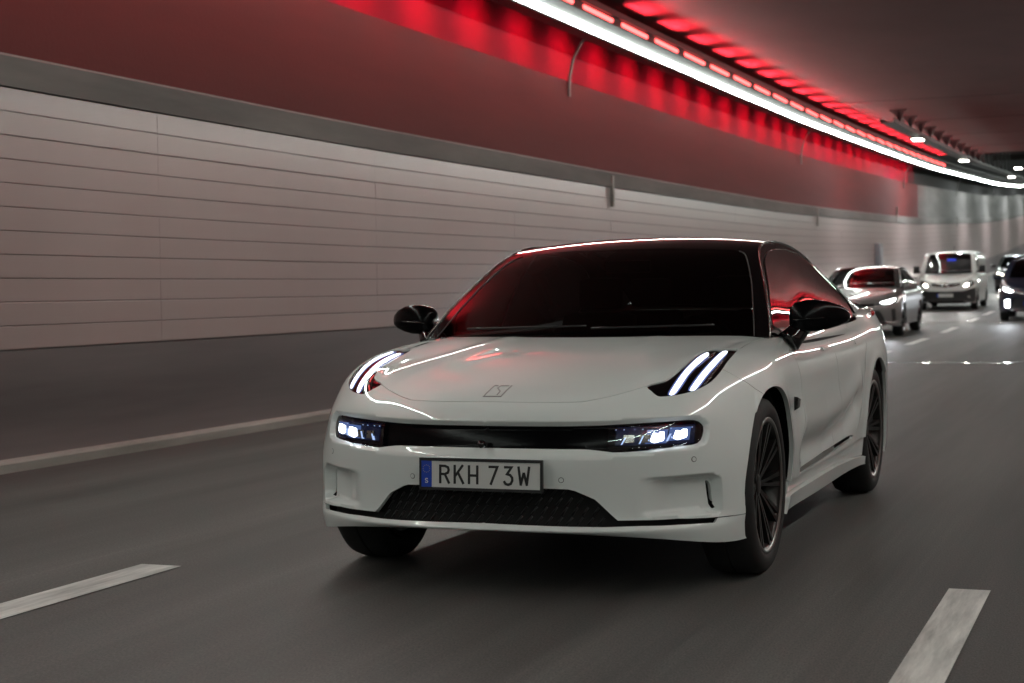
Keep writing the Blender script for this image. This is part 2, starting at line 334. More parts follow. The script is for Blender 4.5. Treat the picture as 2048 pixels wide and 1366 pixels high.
def spl_mat(k):
    """natural cubic spline: matrix giving second derivatives at knots from values"""
    n=len(k);A=np.zeros((n,n));B=np.zeros((n,n));A[0,0]=A[-1,-1]=1
    for i in range(1,n-1):
        h0=k[i]-k[i-1];h1=k[i+1]-k[i]
        A[i,i-1]=h0;A[i,i]=2*(h0+h1);A[i,i+1]=h1
        B[i,i-1]=6/h0;B[i,i]=-6/h0-6/h1;B[i,i+1]=6/h1
    return np.linalg.solve(A,B)
def spl_w(k,M,t,der=0):
    t=np.asarray(t,float);n=len(k)
    i=np.clip(np.searchsorted(k,t)-1,0,n-2);h=k[i+1]-k[i];a=(k[i+1]-t)/h;b=(t-k[i])/h
    W=np.zeros((len(t),n));r=np.arange(len(t))
    if der==0:
        W[r,i]+=a;W[r,i+1]+=b
        W+=((a**3-a)*h*h/6)[:,None]*M[i]+((b**3-b)*h*h/6)[:,None]*M[i+1]
    else:
        W[r,i]-=1/h;W[r,i+1]+=1/h
        W+=(-(3*a*a-1)*h/6)[:,None]*M[i]+((3*b*b-1)*h/6)[:,None]*M[i+1]
    return W
class Curve:
    def __init__(s,pts):
        s.p=np.array(pts,float);s.k=np.r_[0,np.cumsum(np.linalg.norm(np.diff(s.p,axis=0),axis=1))];s.k/=s.k[-1];s.M=spl_mat(s.k)
    def __call__(s,t):
        t=np.atleast_1d(t);return spl_w(s.k,s.M,t)@s.p
class Surf:
    """tensor cubic spline through a net [rings, columns, 3]; sym mirrors the net about x=0 at column 0"""
    def __init__(s,net,sym=True):
        net=np.array(net,float);C=net.shape[1]
        ku=np.r_[0,np.cumsum(np.linalg.norm(np.diff(net,axis=1),axis=2).mean(0))]
        kv=np.r_[0,np.cumsum(np.linalg.norm(np.diff(net,axis=0),axis=2).mean(1))]
        s.u1=ku[-1];s.v1=kv[-1];s.uk=ku;s.vk=kv
        if sym:
            m=net[:,:0:-1]*np.array([-1,1,1]);net=np.concatenate([m,net],1);ku=np.r_[-ku[:0:-1],ku]
        s.net=net;s.ku=ku;s.kv=kv;s.Mu=spl_mat(ku);s.Mv=spl_mat(kv)
    def P(s,u,v,du=0,dv=0):
        u=np.atleast_1d(np.asarray(u,float));v=np.atleast_1d(np.asarray(v,float))
        return np.einsum('nr,nc,rcx->nx',spl_w(s.kv,s.Mv,v,dv),spl_w(s.ku,s.Mu,u,du),s.net,optimize=True)
    def N(s,u,v):
        n=np.cross(s.P(u,v,1,0),s.P(u,v,0,1));return n/np.maximum(np.linalg.norm(n,axis=1),1e-9)[:,None]
    def inv(s,X,u,v,it=30):
        """closest parameter to 3-d points X from a start"""
        u=np.array(u,float);v=np.array(v,float)
        for _ in range(it):
            r=X-s.P(u,v);a=s.P(u,v,1,0);b=s.P(u,v,0,1)
            aa=(a*a).sum(1);bb=(b*b).sum(1);ab=(a*b).sum(1);ar=(a*r).sum(1);br=(b*r).sum(1)
            D=aa*bb-ab*ab+1e-12;u=np.clip(u+(bb*ar-ab*br)/D,-s.u1,s.u1);v=np.clip(v+(aa*br-ab*ar)/D,0,s.v1)
        return u,v
# ---- body net of the white car: rings bottom -> cowl / belt, columns front centre -> rear centre
FR=[ # columns 0..6 of every ring
 [(0,.030,.275),(.28,.045,.270),(.54,.115,.257),(.75,.215,.236),(.892,.345,.214),(.962,.50,.208),(.982,.66,.212)],
 [(0,-.004,.284),(.28,.014,.283),(.54,.092,.281),(.75,.197,.284),(.899,.335,.285),(.970,.49,.285),(.990,.66,.285)],
 [(0,.012,.312),(.28,.030,.310),(.54,.108,.305),(.75,.212,.305),(.897,.348,.318),(.982,.50,.330),(.999,.66,.338)],
 [(0,.018,.40),(.28,.036,.40),(.54,.116,.40),(.75,.215,.400),(.894,.350,.405),(.986,.51,.418),(1.002,.67,.428)],
 [(0,.006,.52),(.28,.026,.52),(.54,.108,.52),(.75,.212,.522),(.887,.346,.53),(.985,.51,.535),(1.003,.68,.54)],
 [(0,.012,.635),(.28,.032,.635),(.54,.113,.635),(.75,.222,.635),(.876,.354,.637),(.975,.53,.64),(1.001,.69,.645)],
 [(0,.040,.722),(.28,.062,.722),(.54,.150,.722),(.75,.252,.722),(.868,.378,.722),(.958,.55,.725),(.994,.72,.73)],
 [(0,.085,.782),(.28,.108,.782),(.54,.205,.783),(.74,.297,.785),(.855,.420,.788),(.943,.59,.795),(.986,.77,.802)],
 [(0,.205,.832),(.28,.225,.833),(.54,.290,.837),(.725,.365,.845),(.840,.482,.853),(.924,.65,.866),(.972,.84,.872)],
 [(0,.440,.887),(.28,.450,.889),(.54,.480,.898),(.715,.520,.912),(.826,.62,.921),(.897,.77,.930),(.948,.95,.932)],
 [(0,.730,.944),(.28,.740,.947),(.54,.765,.955),(.71,.790,.965),(.815,.850,.969),(.879,.96,.970),(.928,1.13,.968)],
 [(0,1.000,.990),(.28,1.010,.992),(.54,1.050,.998),(.71,1.090,1.001),(.810,1.16,1.000),(.868,1.26,.998),(.912,1.42,.992)],
 [(0,1.240,1.024),(.28,1.262,1.025),(.54,1.320,1.026),(.71,1.375,1.024),(.815,1.45,1.018),(.868,1.55,1.013),(.896,1.72,1.016)]]
def side_ring(i):
    zs=[.212,.285,.345,.43,.54,.645,.735,.81,.872,.925,.962,.985,1.018][i]
    xs=[.984,.992,.995,.998,1.0,1.001,1.002,.998,.986,.966,.941,.918,.898][i]
    sh=[0,0,0,0,0,0,.0,.02,.06,.13,.28,.5,.85][i]
    L=[]
    for j,(y,dx,dz) in enumerate([(.91,.006,0),(1.35,0,0),(1.95,-.008,0),(2.65,-.010,.004),(3.3,-.004,.008),(3.9,.006,.012),(4.4,-.012,.02)]):
        lo=max(0,1-i/4.)
        d=dx-(.03*lo if 1<=j<=4 else 0)
        f=[1,1,1,.8,.55,.3,.05][j]
        L.append((xs+d,y+sh*f,zs+dz*min(1,i/8.)+[0,0,.002,.008,.022,.048,.058][j]*[0,0,0,0,0,0,0,0,.15,.35,.6,.85,1][i]))
    zb=zs+.02+.075*max(0,(i-7)/5.)
    sq=[0,0,0,0,0,0,.0,.01,.02,.03,.05,.07,.10][i]
    L+=[(.86-.6*sq,4.80-.3*sq,zb),(.5,4.94-.5*sq,zb),(0,4.97-.5*sq,zb)]
    return L
BODY_NET=np.array([FR[i]+side_ring(i) for i in range(13)])
BODY=Surf(BODY_NET)
# ---- greenhouse
RAIL_P=[(.872,1.44,1.016),(.842,1.555,1.105),(.79,1.735,1.225),(.727,1.93,1.346),(.672,2.13,1.440),(.650,2.42,1.487),(.648,2.8,1.490),(.652,3.2,1.459),(.660,3.6,1.390),(.667,4.0,1.296),(.690,4.28,1.225),(.71,4.46,1.16)]
RAIL=Curve(RAIL_P)
MIDL_P=[(0,1.245,1.020),(0,1.40,1.120),(0,1.60,1.240),(0,1.82,1.362),(0,2.05,1.457),(0,2.38,1.519),(0,2.78,1.532),(0,3.2,1.507),(0,3.62,1.440),(0,4.02,1.342),(0,4.38,1.225),(0,4.6,1.13)]
MIDL=Curve(MIDL_P)
def green_net(MIDL=MIDL,RAIL=RAIL):
    N=[]
    for t in np.linspace(0,1,15):
        a=MIDL(t)[0];b=RAIL(t)[0];row=[]
        for s in (0,.25,.5,.72,.88,1):
            f=s**2.4
            row.append((b[0]*s,a[1]+(b[1]-a[1])*s**2.0,a[2]+(b[2]-a[2])*f))
        N.append(row)
    return N
TOP=Surf(green_net())
BELT_P=[(.868,1.55,1.013),(.896,1.78,1.018),(.902,2.2,1.022),(.904,2.7,1.030),(.898,3.2,1.046),(.885,3.7,1.070),(.85,4.2,1.10),(.79,4.55,1.115)]
BELT=Curve(BELT_P)
def side_net(BELT=BELT,RAIL=RAIL):
    N=[]
    for t in np.linspace(0,1,14):
        b=BELT(t)[0]
        a=RAIL(.985*t+.006)[0]
        row=[]
        for s in (0,.3,.6,.85,1):
            p=b+(a-b)*s;p[0]+=.25*s*(1-s)*max(0,a[2]-b[2])
            row.append(tuple(p))
        N.append(row)
    return N
SIDE=Surf(side_net(),sym=False)
# ------------------------------------------------------------------ cutting panels out of a surface
def resample(pts,h,closed=False):
    p=np.array(pts,float)
    if closed:p=np.r_[p,p[:1]]
    out=[p[0]]
    for a,b in zip(p[:-1],p[1:]):
        n=max(1,int(math.ceil(np.linalg.norm(b-a)/h)))
        for k in range(1,n+1):out.append(a+(b-a)*k/n)
    return np.array(out)
def smooth_poly(pts,closed=False,n=4):
    """Catmull-Rom through the points"""
    p=np.array(pts,float);m=len(p);out=[]
    idx=(lambda i:i%m) if closed else (lambda i:min(max(i,0),m-1))
    for i in range(m if closed else m-1):
        a,b,c,d=p[idx(i-1)],p[idx(i)],p[idx(i+1)],p[idx(i+2)]
        for k in range(n):
            t=k/n;out.append(.5*((2*b)+(c-a)*t+(2*a-5*b+4*c-d)*t*t+(3*b-a-3*c+d)*t**3))
    if not closed:out.append(p[-1])
    return np.array(out)
def seg_dist(P,L):
    """distance of points to a polyline"""
    P=np.asarray(P,float);best=np.full(len(P),1e9)
    for a,b in zip(L[:-1],L[1:]):
        d=b-a;t=np.clip(((P-a)@d)/max(d@d,1e-14),0,1);q=a+t[:,None]*d-P
        best=np.minimum(best,(q*q).sum(1))
    return np.sqrt(best)
def inside(P,poly):
    P=np.asarray(P,float);x,y=P[:,0],P[:,1];r=np.zeros(len(P),bool);m=len(poly)
    for i in range(m):
        x1,y1=poly[i];x2,y2=poly[(i+1)%m]
        if y1==y2:continue
        c=((y1>y)!=(y2>y))&(x<(x2-x1)*(y-y1)/(y2-y1)+x1);r^=c
    return r
def uv_near(S,X,box=None,axes=(0,1,2)):
    """parameters of the surface point nearest to X over the given axes"""
    if not hasattr(S,'grid'):
        u,v=np.meshgrid(np.linspace(0,S.u1,240),np.linspace(0,S.v1,110));S.grid=(u.ravel(),v.ravel(),S.P(u.ravel(),v.ravel()))
    u,v,G=S.grid;X=np.atleast_2d(np.array(X,float));ax=list(axes);out=[]
    sel=np.ones(len(u),bool) if box is None else (u>=box[0])&(u<=box[1])
    for x in X:
        k=np.argmin(((G[sel][:,ax]-x[ax])**2).sum(1));uu,vv=u[sel][k],v[sel][k]
        for _ in range(4):
            t=S.P(uu,vv)[0];tt=t.copy();tt[ax]=x[ax];a,b=S.inv(tt[None],[uu],[vv],6);uu,vv=max(0,a[0]),b[0]
        out.append((uu,vv))
    return np.array(out)
class Cutter:
    def __init__(s,S,disp=None):
        s.S=S;s.disp=disp;s.lines=[]
    def line(s,uv,wall=True,h=.012):s.lines.append((resample(uv,h),wall))
    def triangulate(s,us,vs):
        S=s.S;V=[];E=[];wall=[]
        rect=np.array([(0,0),(S.u1,0),(S.u1,S.v1),(0,S.v1),(0,0)])
        rl=np.r_[np.c_[us,0*us],np.c_[0*vs[1:]+S.u1,vs[1:]],np.c_[us[::-1][1:],0*us[1:]+S.v1],np.c_[0*vs[1:],vs[::-1][1:]]]
        for L,w in s.lines+[(rl,False)]:
            L=np.clip(L,[0,0],[S.u1,S.v1]);b=len(V);V+=[tuple(p) for p in L]
            for i in range(len(L)-1):
                if np.linalg.norm(L[i+1]-L[i])>1e-7:E.append((b+i,b+i+1));wall.append(w)
        u,v=np.meshgrid(us[1:-1],vs[1:-1]);u=u.ravel();v=v.ravel()
        hu=np.interp(u,us[:-1],np.diff(us));G=np.c_[u,v]
        keep=np.ones(len(G),bool)
        for L,w in s.lines:
            lo=L.min(0)-.04;hi=L.max(0)+.04;k=np.where(((G>lo)&(G<hi)).all(1)&keep)[0]
            if len(k):
                d=seg_dist(G[k],L);keep[k[d<np.minimum(hu[k],.016)*.45]]=False
        V+=[tuple(p) for p in G[keep]]
        vo,eo,fo,ov,oe,of=delaunay_2d_cdt([Vector(p) for p in V],E,[],0,1e-6)
        s.uv=np.array([(p[0],p[1]) for p in vo]);s.tri=np.array([list(f) for f in fo])
        W=set()
        for e,src in zip(eo,oe):
            if any(k<len(wall) and wall[k] for k in src):W.add((min(e),max(e)))
        # drop triangles of no area
        a=s.uv[s.tri];ar=np.abs(np.cross(a[:,1]-a[:,0],a[:,2]-a[:,0]));
        emap={}
        for t,f in enumerate(s.tri):
            for i in range(3):
                e=(int(min(f[i],f[(i+1)%3])),int(max(f[i],f[(i+1)%3])));emap.setdefault(e,[]).append(t)
        nb=[[] for _ in s.tri]
        for e,ts in emap.items():
            if len(ts)==2 and e not in W:nb[ts[0]].append(ts[1]);nb[ts[1]].append(ts[0])
        lab=np.full(len(s.tri),-1);c=0
        for t0 in range(len(s.tri)):
            if lab[t0]>=0:continue
            st=[t0];lab[t0]=c
            while st:
                t=st.pop()
                for q in nb[t]:
                    if lab[q]<0:lab[q]=c;st.append(q)
            c+=1
        s.lab=lab;s.cen=a.mean(1);s.nlab=c
        # positions and normals with the relief
        P,N=s.eval(s.uv);s.P=P;s.N=N
        return s
    def eval(s,uv,off=0.):
        S=s.S;u,v=uv[:,0],uv[:,1];P=S.P(u,v);N=S.N(u,v)
        if s.disp is None:return P+N*off,N
        e=.0022
        def at(u,v):
            u=np.clip(u,0,S.u1);v=np.clip(v,0,S.v1);return S.P(u,v)+S.N(u,v)*(s.disp(np.c_[u,v])+off)[:,None]
        Q=at(u,v);uc=np.clip(u,e,S.u1-e);vc=np.clip(v,e,S.v1-e)
        du=at(uc+e,v)-at(uc-e,v);dv=at(u,vc+e)-at(u,vc-e);n=np.cross(du,dv);n/=np.maximum(np.linalg.norm(n,axis=1),1e-12)[:,None]
        k=u<1e-6
        n[k,0]=0;n/=np.maximum(np.linalg.norm(n,axis=1),1e-12)[:,None]
        return Q,n
    def at(s,uv):
        """label of the region holding a parameter point"""
        return int(s.lab[np.argmin(((s.cen-np.array(uv))**2).sum(1))])
    def panel(s,labels,name,m,parent=None,gap=.0018,flange=.016,mirror='both',off=0.,top=True,keep=None):
        """mesh of the regions; mirror 'both' joins the two halves over the centre line, 'pair' makes a left and a right object"""
        labels=set(labels);T=s.tri[np.isin(s.lab,list(labels))]
        if keep is not None:T=T[keep(s.uv[T].mean(1))]
        ids=np.unique(T);mp=-np.ones(len(s.uv),int);mp[ids]=np.arange(len(ids));T=mp[T];uv=s.uv[ids]
        if off:P,N=s.eval(uv,off)
        else:P,N=s.P[ids].copy(),s.N[ids].copy()
        # orient
        a,b,c=P[T[:,0]],P[T[:,1]],P[T[:,2]];fl=(np.cross(b-a,c-a)*N[T[:,0]]).sum(1)<0;T[fl]=T[fl][:,::-1]
        cnt={}
        for f in T:
            for i in range(3):
                e=(f[i],f[(i+1)%3]);cnt[e]=1
        bnd=[e for e in cnt if (e[1],e[0]) not in cnt]
        cen=uv[:,0]<1e-6
        bnd=[e for e in bnd if not(cen[e[0]] and cen[e[1]])]
        inn=np.zeros_like(P)
        for i,j in bnd:
            t=P[j]-P[i];l=np.linalg.norm(t);
            if l<1e-9:continue
            d=np.cross(N[i],t/l);inn[i]+=d;inn[j]+=d
        L=np.linalg.norm(inn,axis=1);k=L>1e-6;inn[k]/=L[k][:,None];inn[cen,0]=0
        P=P+inn*gap
        V=[tuple(p) for p in P];F=[tuple(f) for f in T];NL=[N[i] for f in T for i in f]
        if flange and bnd:
            bi=sorted({i for e in bnd for i in e});r=.0016
            A={};B={}
            for i in bi:
                A[i]=len(V);V.append(tuple(P[i]));B[i]=len(V);V.append(tuple(P[i]-N[i]*flange))
            for i,j in bnd:
                F.append((A[i],B[i],B[j],A[j]))
                ni,nj=-inn[i],-inn[j];NL+=[ni,ni,nj,nj]
        V=np.array(V);NL=np.array(NL)
        def emit(V,F,NL,nm):
            return mesh(nm,V,F,m,parent,normals=NL)
        Vm=V*[-1,1,1];Fm=[f[::-1] for f in F];NM=[];q=0
        for f in F:
            NM+=list((NL[q:q+len(f)]*[-1,1,1])[::-1]);q+=len(f)
        if mirror=='both':
            # weld over the centre line
            b=len(V);w=np.arange(b)+b
            on=np.where(np.abs(V[:,0])<1e-6)[0];w[on]=on
            F2=F+[tuple(int(w[i]) for i in f) for f in Fm]
            return emit(np.r_[V,Vm],F2,np.r_[NL,np.array(NM)],name)
        if mirror=='pair':
            o1=emit(V,F,NL,name);o2=emit(Vm,Fm,np.array(NM),name);return o1,o2
        return emit(V,F,NL,name)
# ------------------------------------------------------------------ the white car
FE={"lamp":[[0.6196,0.7004],[0.6645,0.7186],[0.6975,0.7315],[0.7186,0.7605],[0.7345,0.8009],[0.7421,0.8645],[0.7475,0.9301],[0.7568,0.9896],[0.7795,1.0272],[0.8269,1.0383],[0.8987,1.0314],[0.9447,1.0193],[0.993,1.0016],[1.0022,0.9526],[1.0014,0.8893],[0.9894,0.8299],[0.9717,0.7697],[0.9501,0.7287],[0.9232,0.6977],[0.8914,0.6772],[0.8557,0.6609],[0.8205,0.6502],[0.7795,0.6414],[0.734,0.6352],[0.6997,0.6332],[0.6812,0.6355],[0.6662,0.647],[0.6493,0.6656]],"bar1":[[0.724,0.6441],[0.7337,0.6786],[0.7477,0.726],[0.7585,0.7784],[0.769,0.8492],[0.7727,0.9212],[0.7851,0.9767],[0.8104,0.9656],[0.8261,0.927],[0.8234,0.8586],[0.8084,0.8017],[0.7954,0.7559],[0.7852,0.7151],[0.7707,0.6774],[0.7497,0.6435]],"bar2":[[0.8167,0.6607],[0.8282,0.6909],[0.8453,0.733],[0.8614,0.7801],[0.8773,0.8461],[0.8829,0.9236],[0.8866,0.9904],[0.9229,0.9804],[0.9379,0.9317],[0.934,0.8599],[0.9219,0.805],[0.903,0.7583],[0.8855,0.7185],[0.8684,0.6863],[0.8451,0.6588]],"slot_in":[[0.0,0.5003],[0.2375,0.5003],[0.3992,0.5025],[0.4851,0.5054],[0.5926,0.5102],[0.6979,0.5147],[0.7698,0.5169],[0.818,0.5182],[0.8523,0.5153],[0.8736,0.5071],[0.8879,0.4952],[0.8968,0.4822],[0.898,0.4652],[0.8935,0.4442],[0.8849,0.4268],[0.8682,0.4141],[0.8423,0.4094],[0.7923,0.4071],[0.7342,0.4033],[0.6802,0.3971],[0.6277,0.3938],[0.5752,0.391],[0.5349,0.391],[0.5212,0.3934],[0.4793,0.3994],[0.4421,0.4039],[0.4072,0.4061],[0.1808,0.4084],[0.0026,0.4086]],"slot_out":[[0.0,0.5076],[0.2366,0.5079],[0.3982,0.5098],[0.5388,0.5152],[0.6701,0.5229],[0.785,0.5274],[0.8522,0.527],[0.8842,0.5145],[0.9073,0.4862],[0.9123,0.4611],[0.9031,0.4254],[0.8841,0.406],[0.8421,0.4007],[0.7629,0.3963],[0.6805,0.3903],[0.6017,0.3841],[0.4933,0.3734],[0.4072,0.3681],[0.1815,0.3673],[0.0033,0.367]],"hoodcut":[[0.0089,0.615],[0.3416,0.6126],[0.4121,0.6213],[0.4753,0.6396],[0.5374,0.6648],[0.5828,0.6848],[0.6196,0.7004]],"hoodside":[[0.9925,1.0021],[1.0088,1.0165],[1.0125,1.0932],[1.0207,1.1857],[1.0407,1.2838],[1.0231,1.3751],[0.9902,1.3788]],"bumpcut":[[0.9754,0.7636],[1.0323,0.7221],[1.0871,0.6814],[1.1893,0.6203],[1.2484,0.5925]],"recess":[[0.6171,0.2831],[0.6654,0.2862],[0.774,0.289],[0.8601,0.2881],[0.9051,0.2845],[0.932,0.2732],[0.9445,0.2527],[0.9437,0.1989],[0.9383,0.1581],[0.9282,0.14],[0.8815,0.145],[0.8004,0.1527],[0.717,0.1552],[0.6147,0.152]],"vslit":[[0.9001,0.2599],[0.9046,0.2599],[0.9112,0.2538],[0.9159,0.2398],[0.9177,0.2076],[0.9204,0.1569],[0.9178,0.1529],[0.912,0.1613],[0.9064,0.1719],[0.9027,0.212]],"slit":[[0.0,0.2527],[0.2627,0.2524],[0.3524,0.2493],[0.3822,0.2423],[0.4587,0.2098],[0.5474,0.1353],[0.6368,0.1373],[0.7707,0.1377],[0.923,0.1167],[0.9073,0.0897],[0.7719,0.1091],[0.6384,0.1136],[0.5009,0.1066],[0.342,0.1072],[0.0,0.1118]],"lipcut":[[0.923,0.1167],[1.0071,0.1071],[1.1181,0.0995]],"sens":[[0.3282,0.2873],[0.8384,0.3518]],"handle":[[2.7968,0.8939],[2.9868,0.8966],[2.9694,0.7465],[2.7913,0.7545]],"pod":[[1.9483,0.4998]],"trim_up":[[2.103,0.1137],[2.2518,0.1998],[2.75,0.2249],[3.3886,0.2532],[3.5468,0.2136],[3.6777,0.1589]],"strip":[[2.135,0.1128],[2.7929,0.1376],[3.6089,0.1658],[3.6494,0.1446],[3.5936,0.1338],[2.8109,0.1129],[2.1596,0.0982]],"skirt_up":[[2.0051,0.0639],[2.4883,0.0678],[3.0551,0.0721],[3.3425,0.0755],[3.7811,0.0525]],"ws_edge":[[0.6094,0.8483],[0.6441,0.7819],[0.6569,0.5359],[0.6539,0.2918],[0.6514,0.036]],"win":[[0.2763,0.0948],[0.3367,0.2875],[0.3402,0.3782],[0.3419,0.5244],[0.3473,0.7536],[0.3461,0.8348],[0.3438,1.0182],[0.3447,1.1906],[0.3341,1.3927],[0.3147,1.7012],[0.2871,1.8572],[0.2519,2.002],[0.1898,2.0299],[0.1378,2.0489]]}
FE={k:np.array(v) for k,v in FE.items()}
def snap0(a):
    a=a.copy();a[a[:,0]<.004,0]=0;return a
def mirror_poly(half):
    """closed symmetric outline from its right half"""
    h=np.array(half);return np.r_[h,(h*[-1,1])[::-1]]
CAR=empty('white_car',(0,0,0));tag(CAR,'white low saloon with black roof and lit slit headlamps leading the traffic','car')
slot_in=snap0(FE['slot_in']);slot_out=snap0(FE['slot_out']);slit=snap0(FE['slit'])
slit[0,0]=0;slit[-1,0]=0
lamp=smooth_poly(FE['lamp'],True,3);recess=smooth_poly(FE['recess'],False,3)
SI=mirror_poly(slot_in);SO=mirror_poly(slot_out)
RC=np.r_[recess,[recess[-1]*.5+recess[0]*.5]]
YF,YR,ZW,RA=.905,3.912,.385,.430
def arch(yc,n=40):
    a=np.linspace(math.radians(-28),math.radians(208),n);p=np.c_[0*a+1,yc+RA*np.cos(a),ZW+RA*np.sin(a)]
    return uv_near(BODY,p,(1.0,5.3),(1,2))
AF=arch(YF);AR=arch(YR)
def ridge_d(uv,line,amp,sig):
    return amp*np.exp(-(seg_dist(uv,line)/sig)**2)
def uvl(X,box=None,axes=(0,1,2)):return uv_near(BODY,np.array(X,float),box,axes)
HR=uvl([(.36,1.22,1.02),(.40,1.02,.99),(.46,.80,.955),(.53,.60,.92),(.585,.45,.885)],(0,.9))
HV=uvl([(.70,.60,.925),(.745,.75,.955),(.77,.95,.98),(.775,1.15,1.0)],(0,1.1))
BOW=uvl([(1,1.62,.62),(1,2.2,.60),(1,2.8,.635),(1,3.25,.70)],(1.2,4.5),(1,2))
SCULP=uvl([(1,1.7,.47),(1,2.3,.455),(1,2.9,.50),(1,3.2,.58)],(1.2,4.5),(1,2))
def body_disp(uv):
    u=uv[:,0];d=np.zeros(len(uv))
    f=(u<1.15)
    if f.any():
        p=uv[f];q=np.zeros(len(p))
        io=inside(p,SO);ii=inside(p,SI)
        k=io&~ii
        if k.any():
            do=seg_dist(p[k],slot_out);di=seg_dist(p[k],slot_in);q[k]=-.024*(do/np.maximum(do+di,1e-6))
        q[ii]=-.024
        k=inside(p,RC)
        if k.any():
            dd=seg_dist(p[k],recess);ramp=np.clip((p[k,0]-recess[0,0])/(.15),0,1);ramp=ramp*ramp*(3-2*ramp)
            w=np.clip(dd/.011,0,1);q[k]+=-.046*ramp*w
        q+=ridge_d(p,HR,.007,.055)-ridge_d(p,HV,.004,.05)
        d[f]=q
    s=(u>1.2)&(u<4.6)
    if s.any():
        p=uv[s];q=ridge_d(p,BOW,.015,.075)-ridge_d(p,SCULP,.030,.080)
        for A in(AF,AR):
            e=seg_dist(p,A);q+=.007*np.exp(-(e/.045)**2)
        d[s]+=q
    return d
C=Cutter(BODY,body_disp)
ex=lambda a,b,t:a+(b-a)*t
C.line(np.r_[lamp,lamp[:1]])
C.line(slot_in,h=.01);C.line(slot_out,wall=False,h=.01)
C.line(np.r_[slit],h=.012)
C.line(recess,wall=False,h=.01)
_t=np.gradient(recess,axis=0);_n=np.c_[_t[:,1],-_t[:,0]];_n/=np.linalg.norm(_n,axis=1)[:,None]
if np.dot(_n[len(_n)//4],RC.mean(0)-recess[len(_n)//4])<0:_n=-_n
C.line((recess+_n*.011)[6:-6],wall=False,h=.01)
VS=FE['vslit'];_c=VS.mean(0);VS=(VS-_c)*[1.2,.96]+_c+[.008,0];C.line(np.r_[VS,VS[:1]],h=.008)
hc_=FE['hoodcut'].copy();hc_[0,0]=0;hc_=smooth_poly(hc_,False,3);C.line(np.r_[hc_,[ex(hc_[-2],hc_[-1],1.6)]])
hs_=FE['hoodside'][:6];hs_=np.r_[[ex(hs_[1],hs_[0],1.6)],hs_]
e0=uvl([(.852,1.44,1.014)],(0,1.6));hs_=np.r_[hs_[:-1],e0,[[e0[0,0]-.005,BODY.v1]]];C.line(smooth_poly(hs_,False,3))
bc=FE['bumpcut'];C.line(np.r_[[ex(bc[1],bc[0],1.5)],bc,[ex(bc[-2],bc[-1],3.0)]])
lc=FE['lipcut'];C.line(np.r_[[ex(lc[1],lc[0],1.1)],lc,uvl([(.99,.62,.314)],(.6,1.7))])
C.line(AF,h=.02);C.line(AR,h=.02)
d1=uvl([(.90,1.50,1.03),(.94,1.535,.99),(.985,1.57,.9),(1,1.585,.7),(1,1.575,.5),(1,1.54,.33)],(1.2,2.9),(1,2))
d2=uvl([(.90,2.58,1.05),(.96,2.60,.95),(1,2.61,.7),(1,2.61,.5),(1,2.59,.33)],(2.0,4.2),(1,2))
d3=uvl([(.90,3.62,1.07),(.95,3.60,.95),(1,3.47,.82),(1,3.385,.66),(1,3.31,.52),(1,3.24,.44),(1,3.16,.33)],(2.8,5),(1,2))
for L in(d1,d2,d3):
    L=smooth_poly(L,False,4);L=np.r_[[[L[0,0],BODY.v1]],L];C.line(L,h=.02)
sk=FE['skirt_up'];a0=uvl([(1,1.28,.285)],(1.2,3),(1,2))[0];b0=uvl([(1,3.52,.262)],(2.5,5),(1,2))[0]
SK=np.r_[[a0],uvl([(1,1.45,.286),(1,2.0,.290),(1,2.6,.291),(1,3.2,.276)],(1.2,4.5),(1,2)),[b0]]
C.line(SK,h=.03)
bd=uvl([(1,1.30,.352),(1,1.5,.352),(1,1.56,.346),(1,2.6,.352),(1,3.15,.362),(1,3.3,.372),(1,3.53,.372)],(1.2,4.8),(1,2));C.line(bd,h=.03)
st=uvl([(1,1.62,.382),(1,2.4,.398),(1,3.05,.418),(1,3.12,.412),(1,3.10,.398),(1,2.4,.372),(1,1.62,.358)],(1.2,4.5),(1,2));C.line(np.r_[st,st[:1]],h=.03)
pod_uv=uvl([(1,1.40,.715)],(1.2,3),(1,2))[0]
us=np.unique(np.r_[np.linspace(0,1.75,150),np.linspace(1.75,BODY.u1,110)]);vs=np.linspace(0,BODY.v1,112)
C.triangulate(us,vs)
U=lambda X,box=None,ax=(0,1,2):C.at(uvl([X],box,ax)[0])
R_hood=U((0.2,.8,.96),(0,.9));R_lamp=C.at(np.array([BODY.inv(np.array([[.76,.52,.885]]),[.8],[.85])]).ravel())
R_slot=C.at((.05,.5*(slot_in[0,1]+slot_in[-1,1])));R_slit=C.at((.05,.5*(slit[0,1]+slit[-1,1])))
R_vs=C.at(VS.mean(0));R_bump=C.at((.05,slit[0,1]+.06));R_lip=C.at((.05,.03))
side=lambda y,z:C.at(uvl([(1,y,z)],(1.2,5.3),(1,2))[0])
R_fend=side(1.42,.7);R_d1=side(2.1,.7);R_d2=side(3.0,.75);R_q=side(4.45,.8);R_strip=side(2.4,.385)
R_sillA=side(2.2,.325);R_skirt=side(2.2,.25);R_a1=side(YF,.5);R_a2=side(YR,.5)
print('regions',dict(hood=R_hood,lamp=R_lamp,slot=R_slot,slit=R_slit,vs=R_vs,bump=R_bump,lip=R_lip,fend=R_fend,d1=R_d1,d2=R_d2,q=R_q,strip=R_strip,sill=R_sillA,skirt=R_skirt,a1=R_a1,a2=R_a2,n=C.nlab))
hood=C.panel([R_hood],'hood',M['paint'],CAR,flange=.02)
bump=C.panel([R_bump],'front_bumper',M['paint'],CAR,flange=.02)
lip=C.panel([R_lip],'front_lip',M['paint'],CAR,flange=.02)
fend=C.panel([R_fend],'fender',M['paint'],CAR,mirror='pair',flange=.02)
dF=C.panel([R_d1],'door',M['paint'],CAR,mirror='pair');dR=C.panel([R_d2],'door',M['paint'],CAR,mirror='pair')
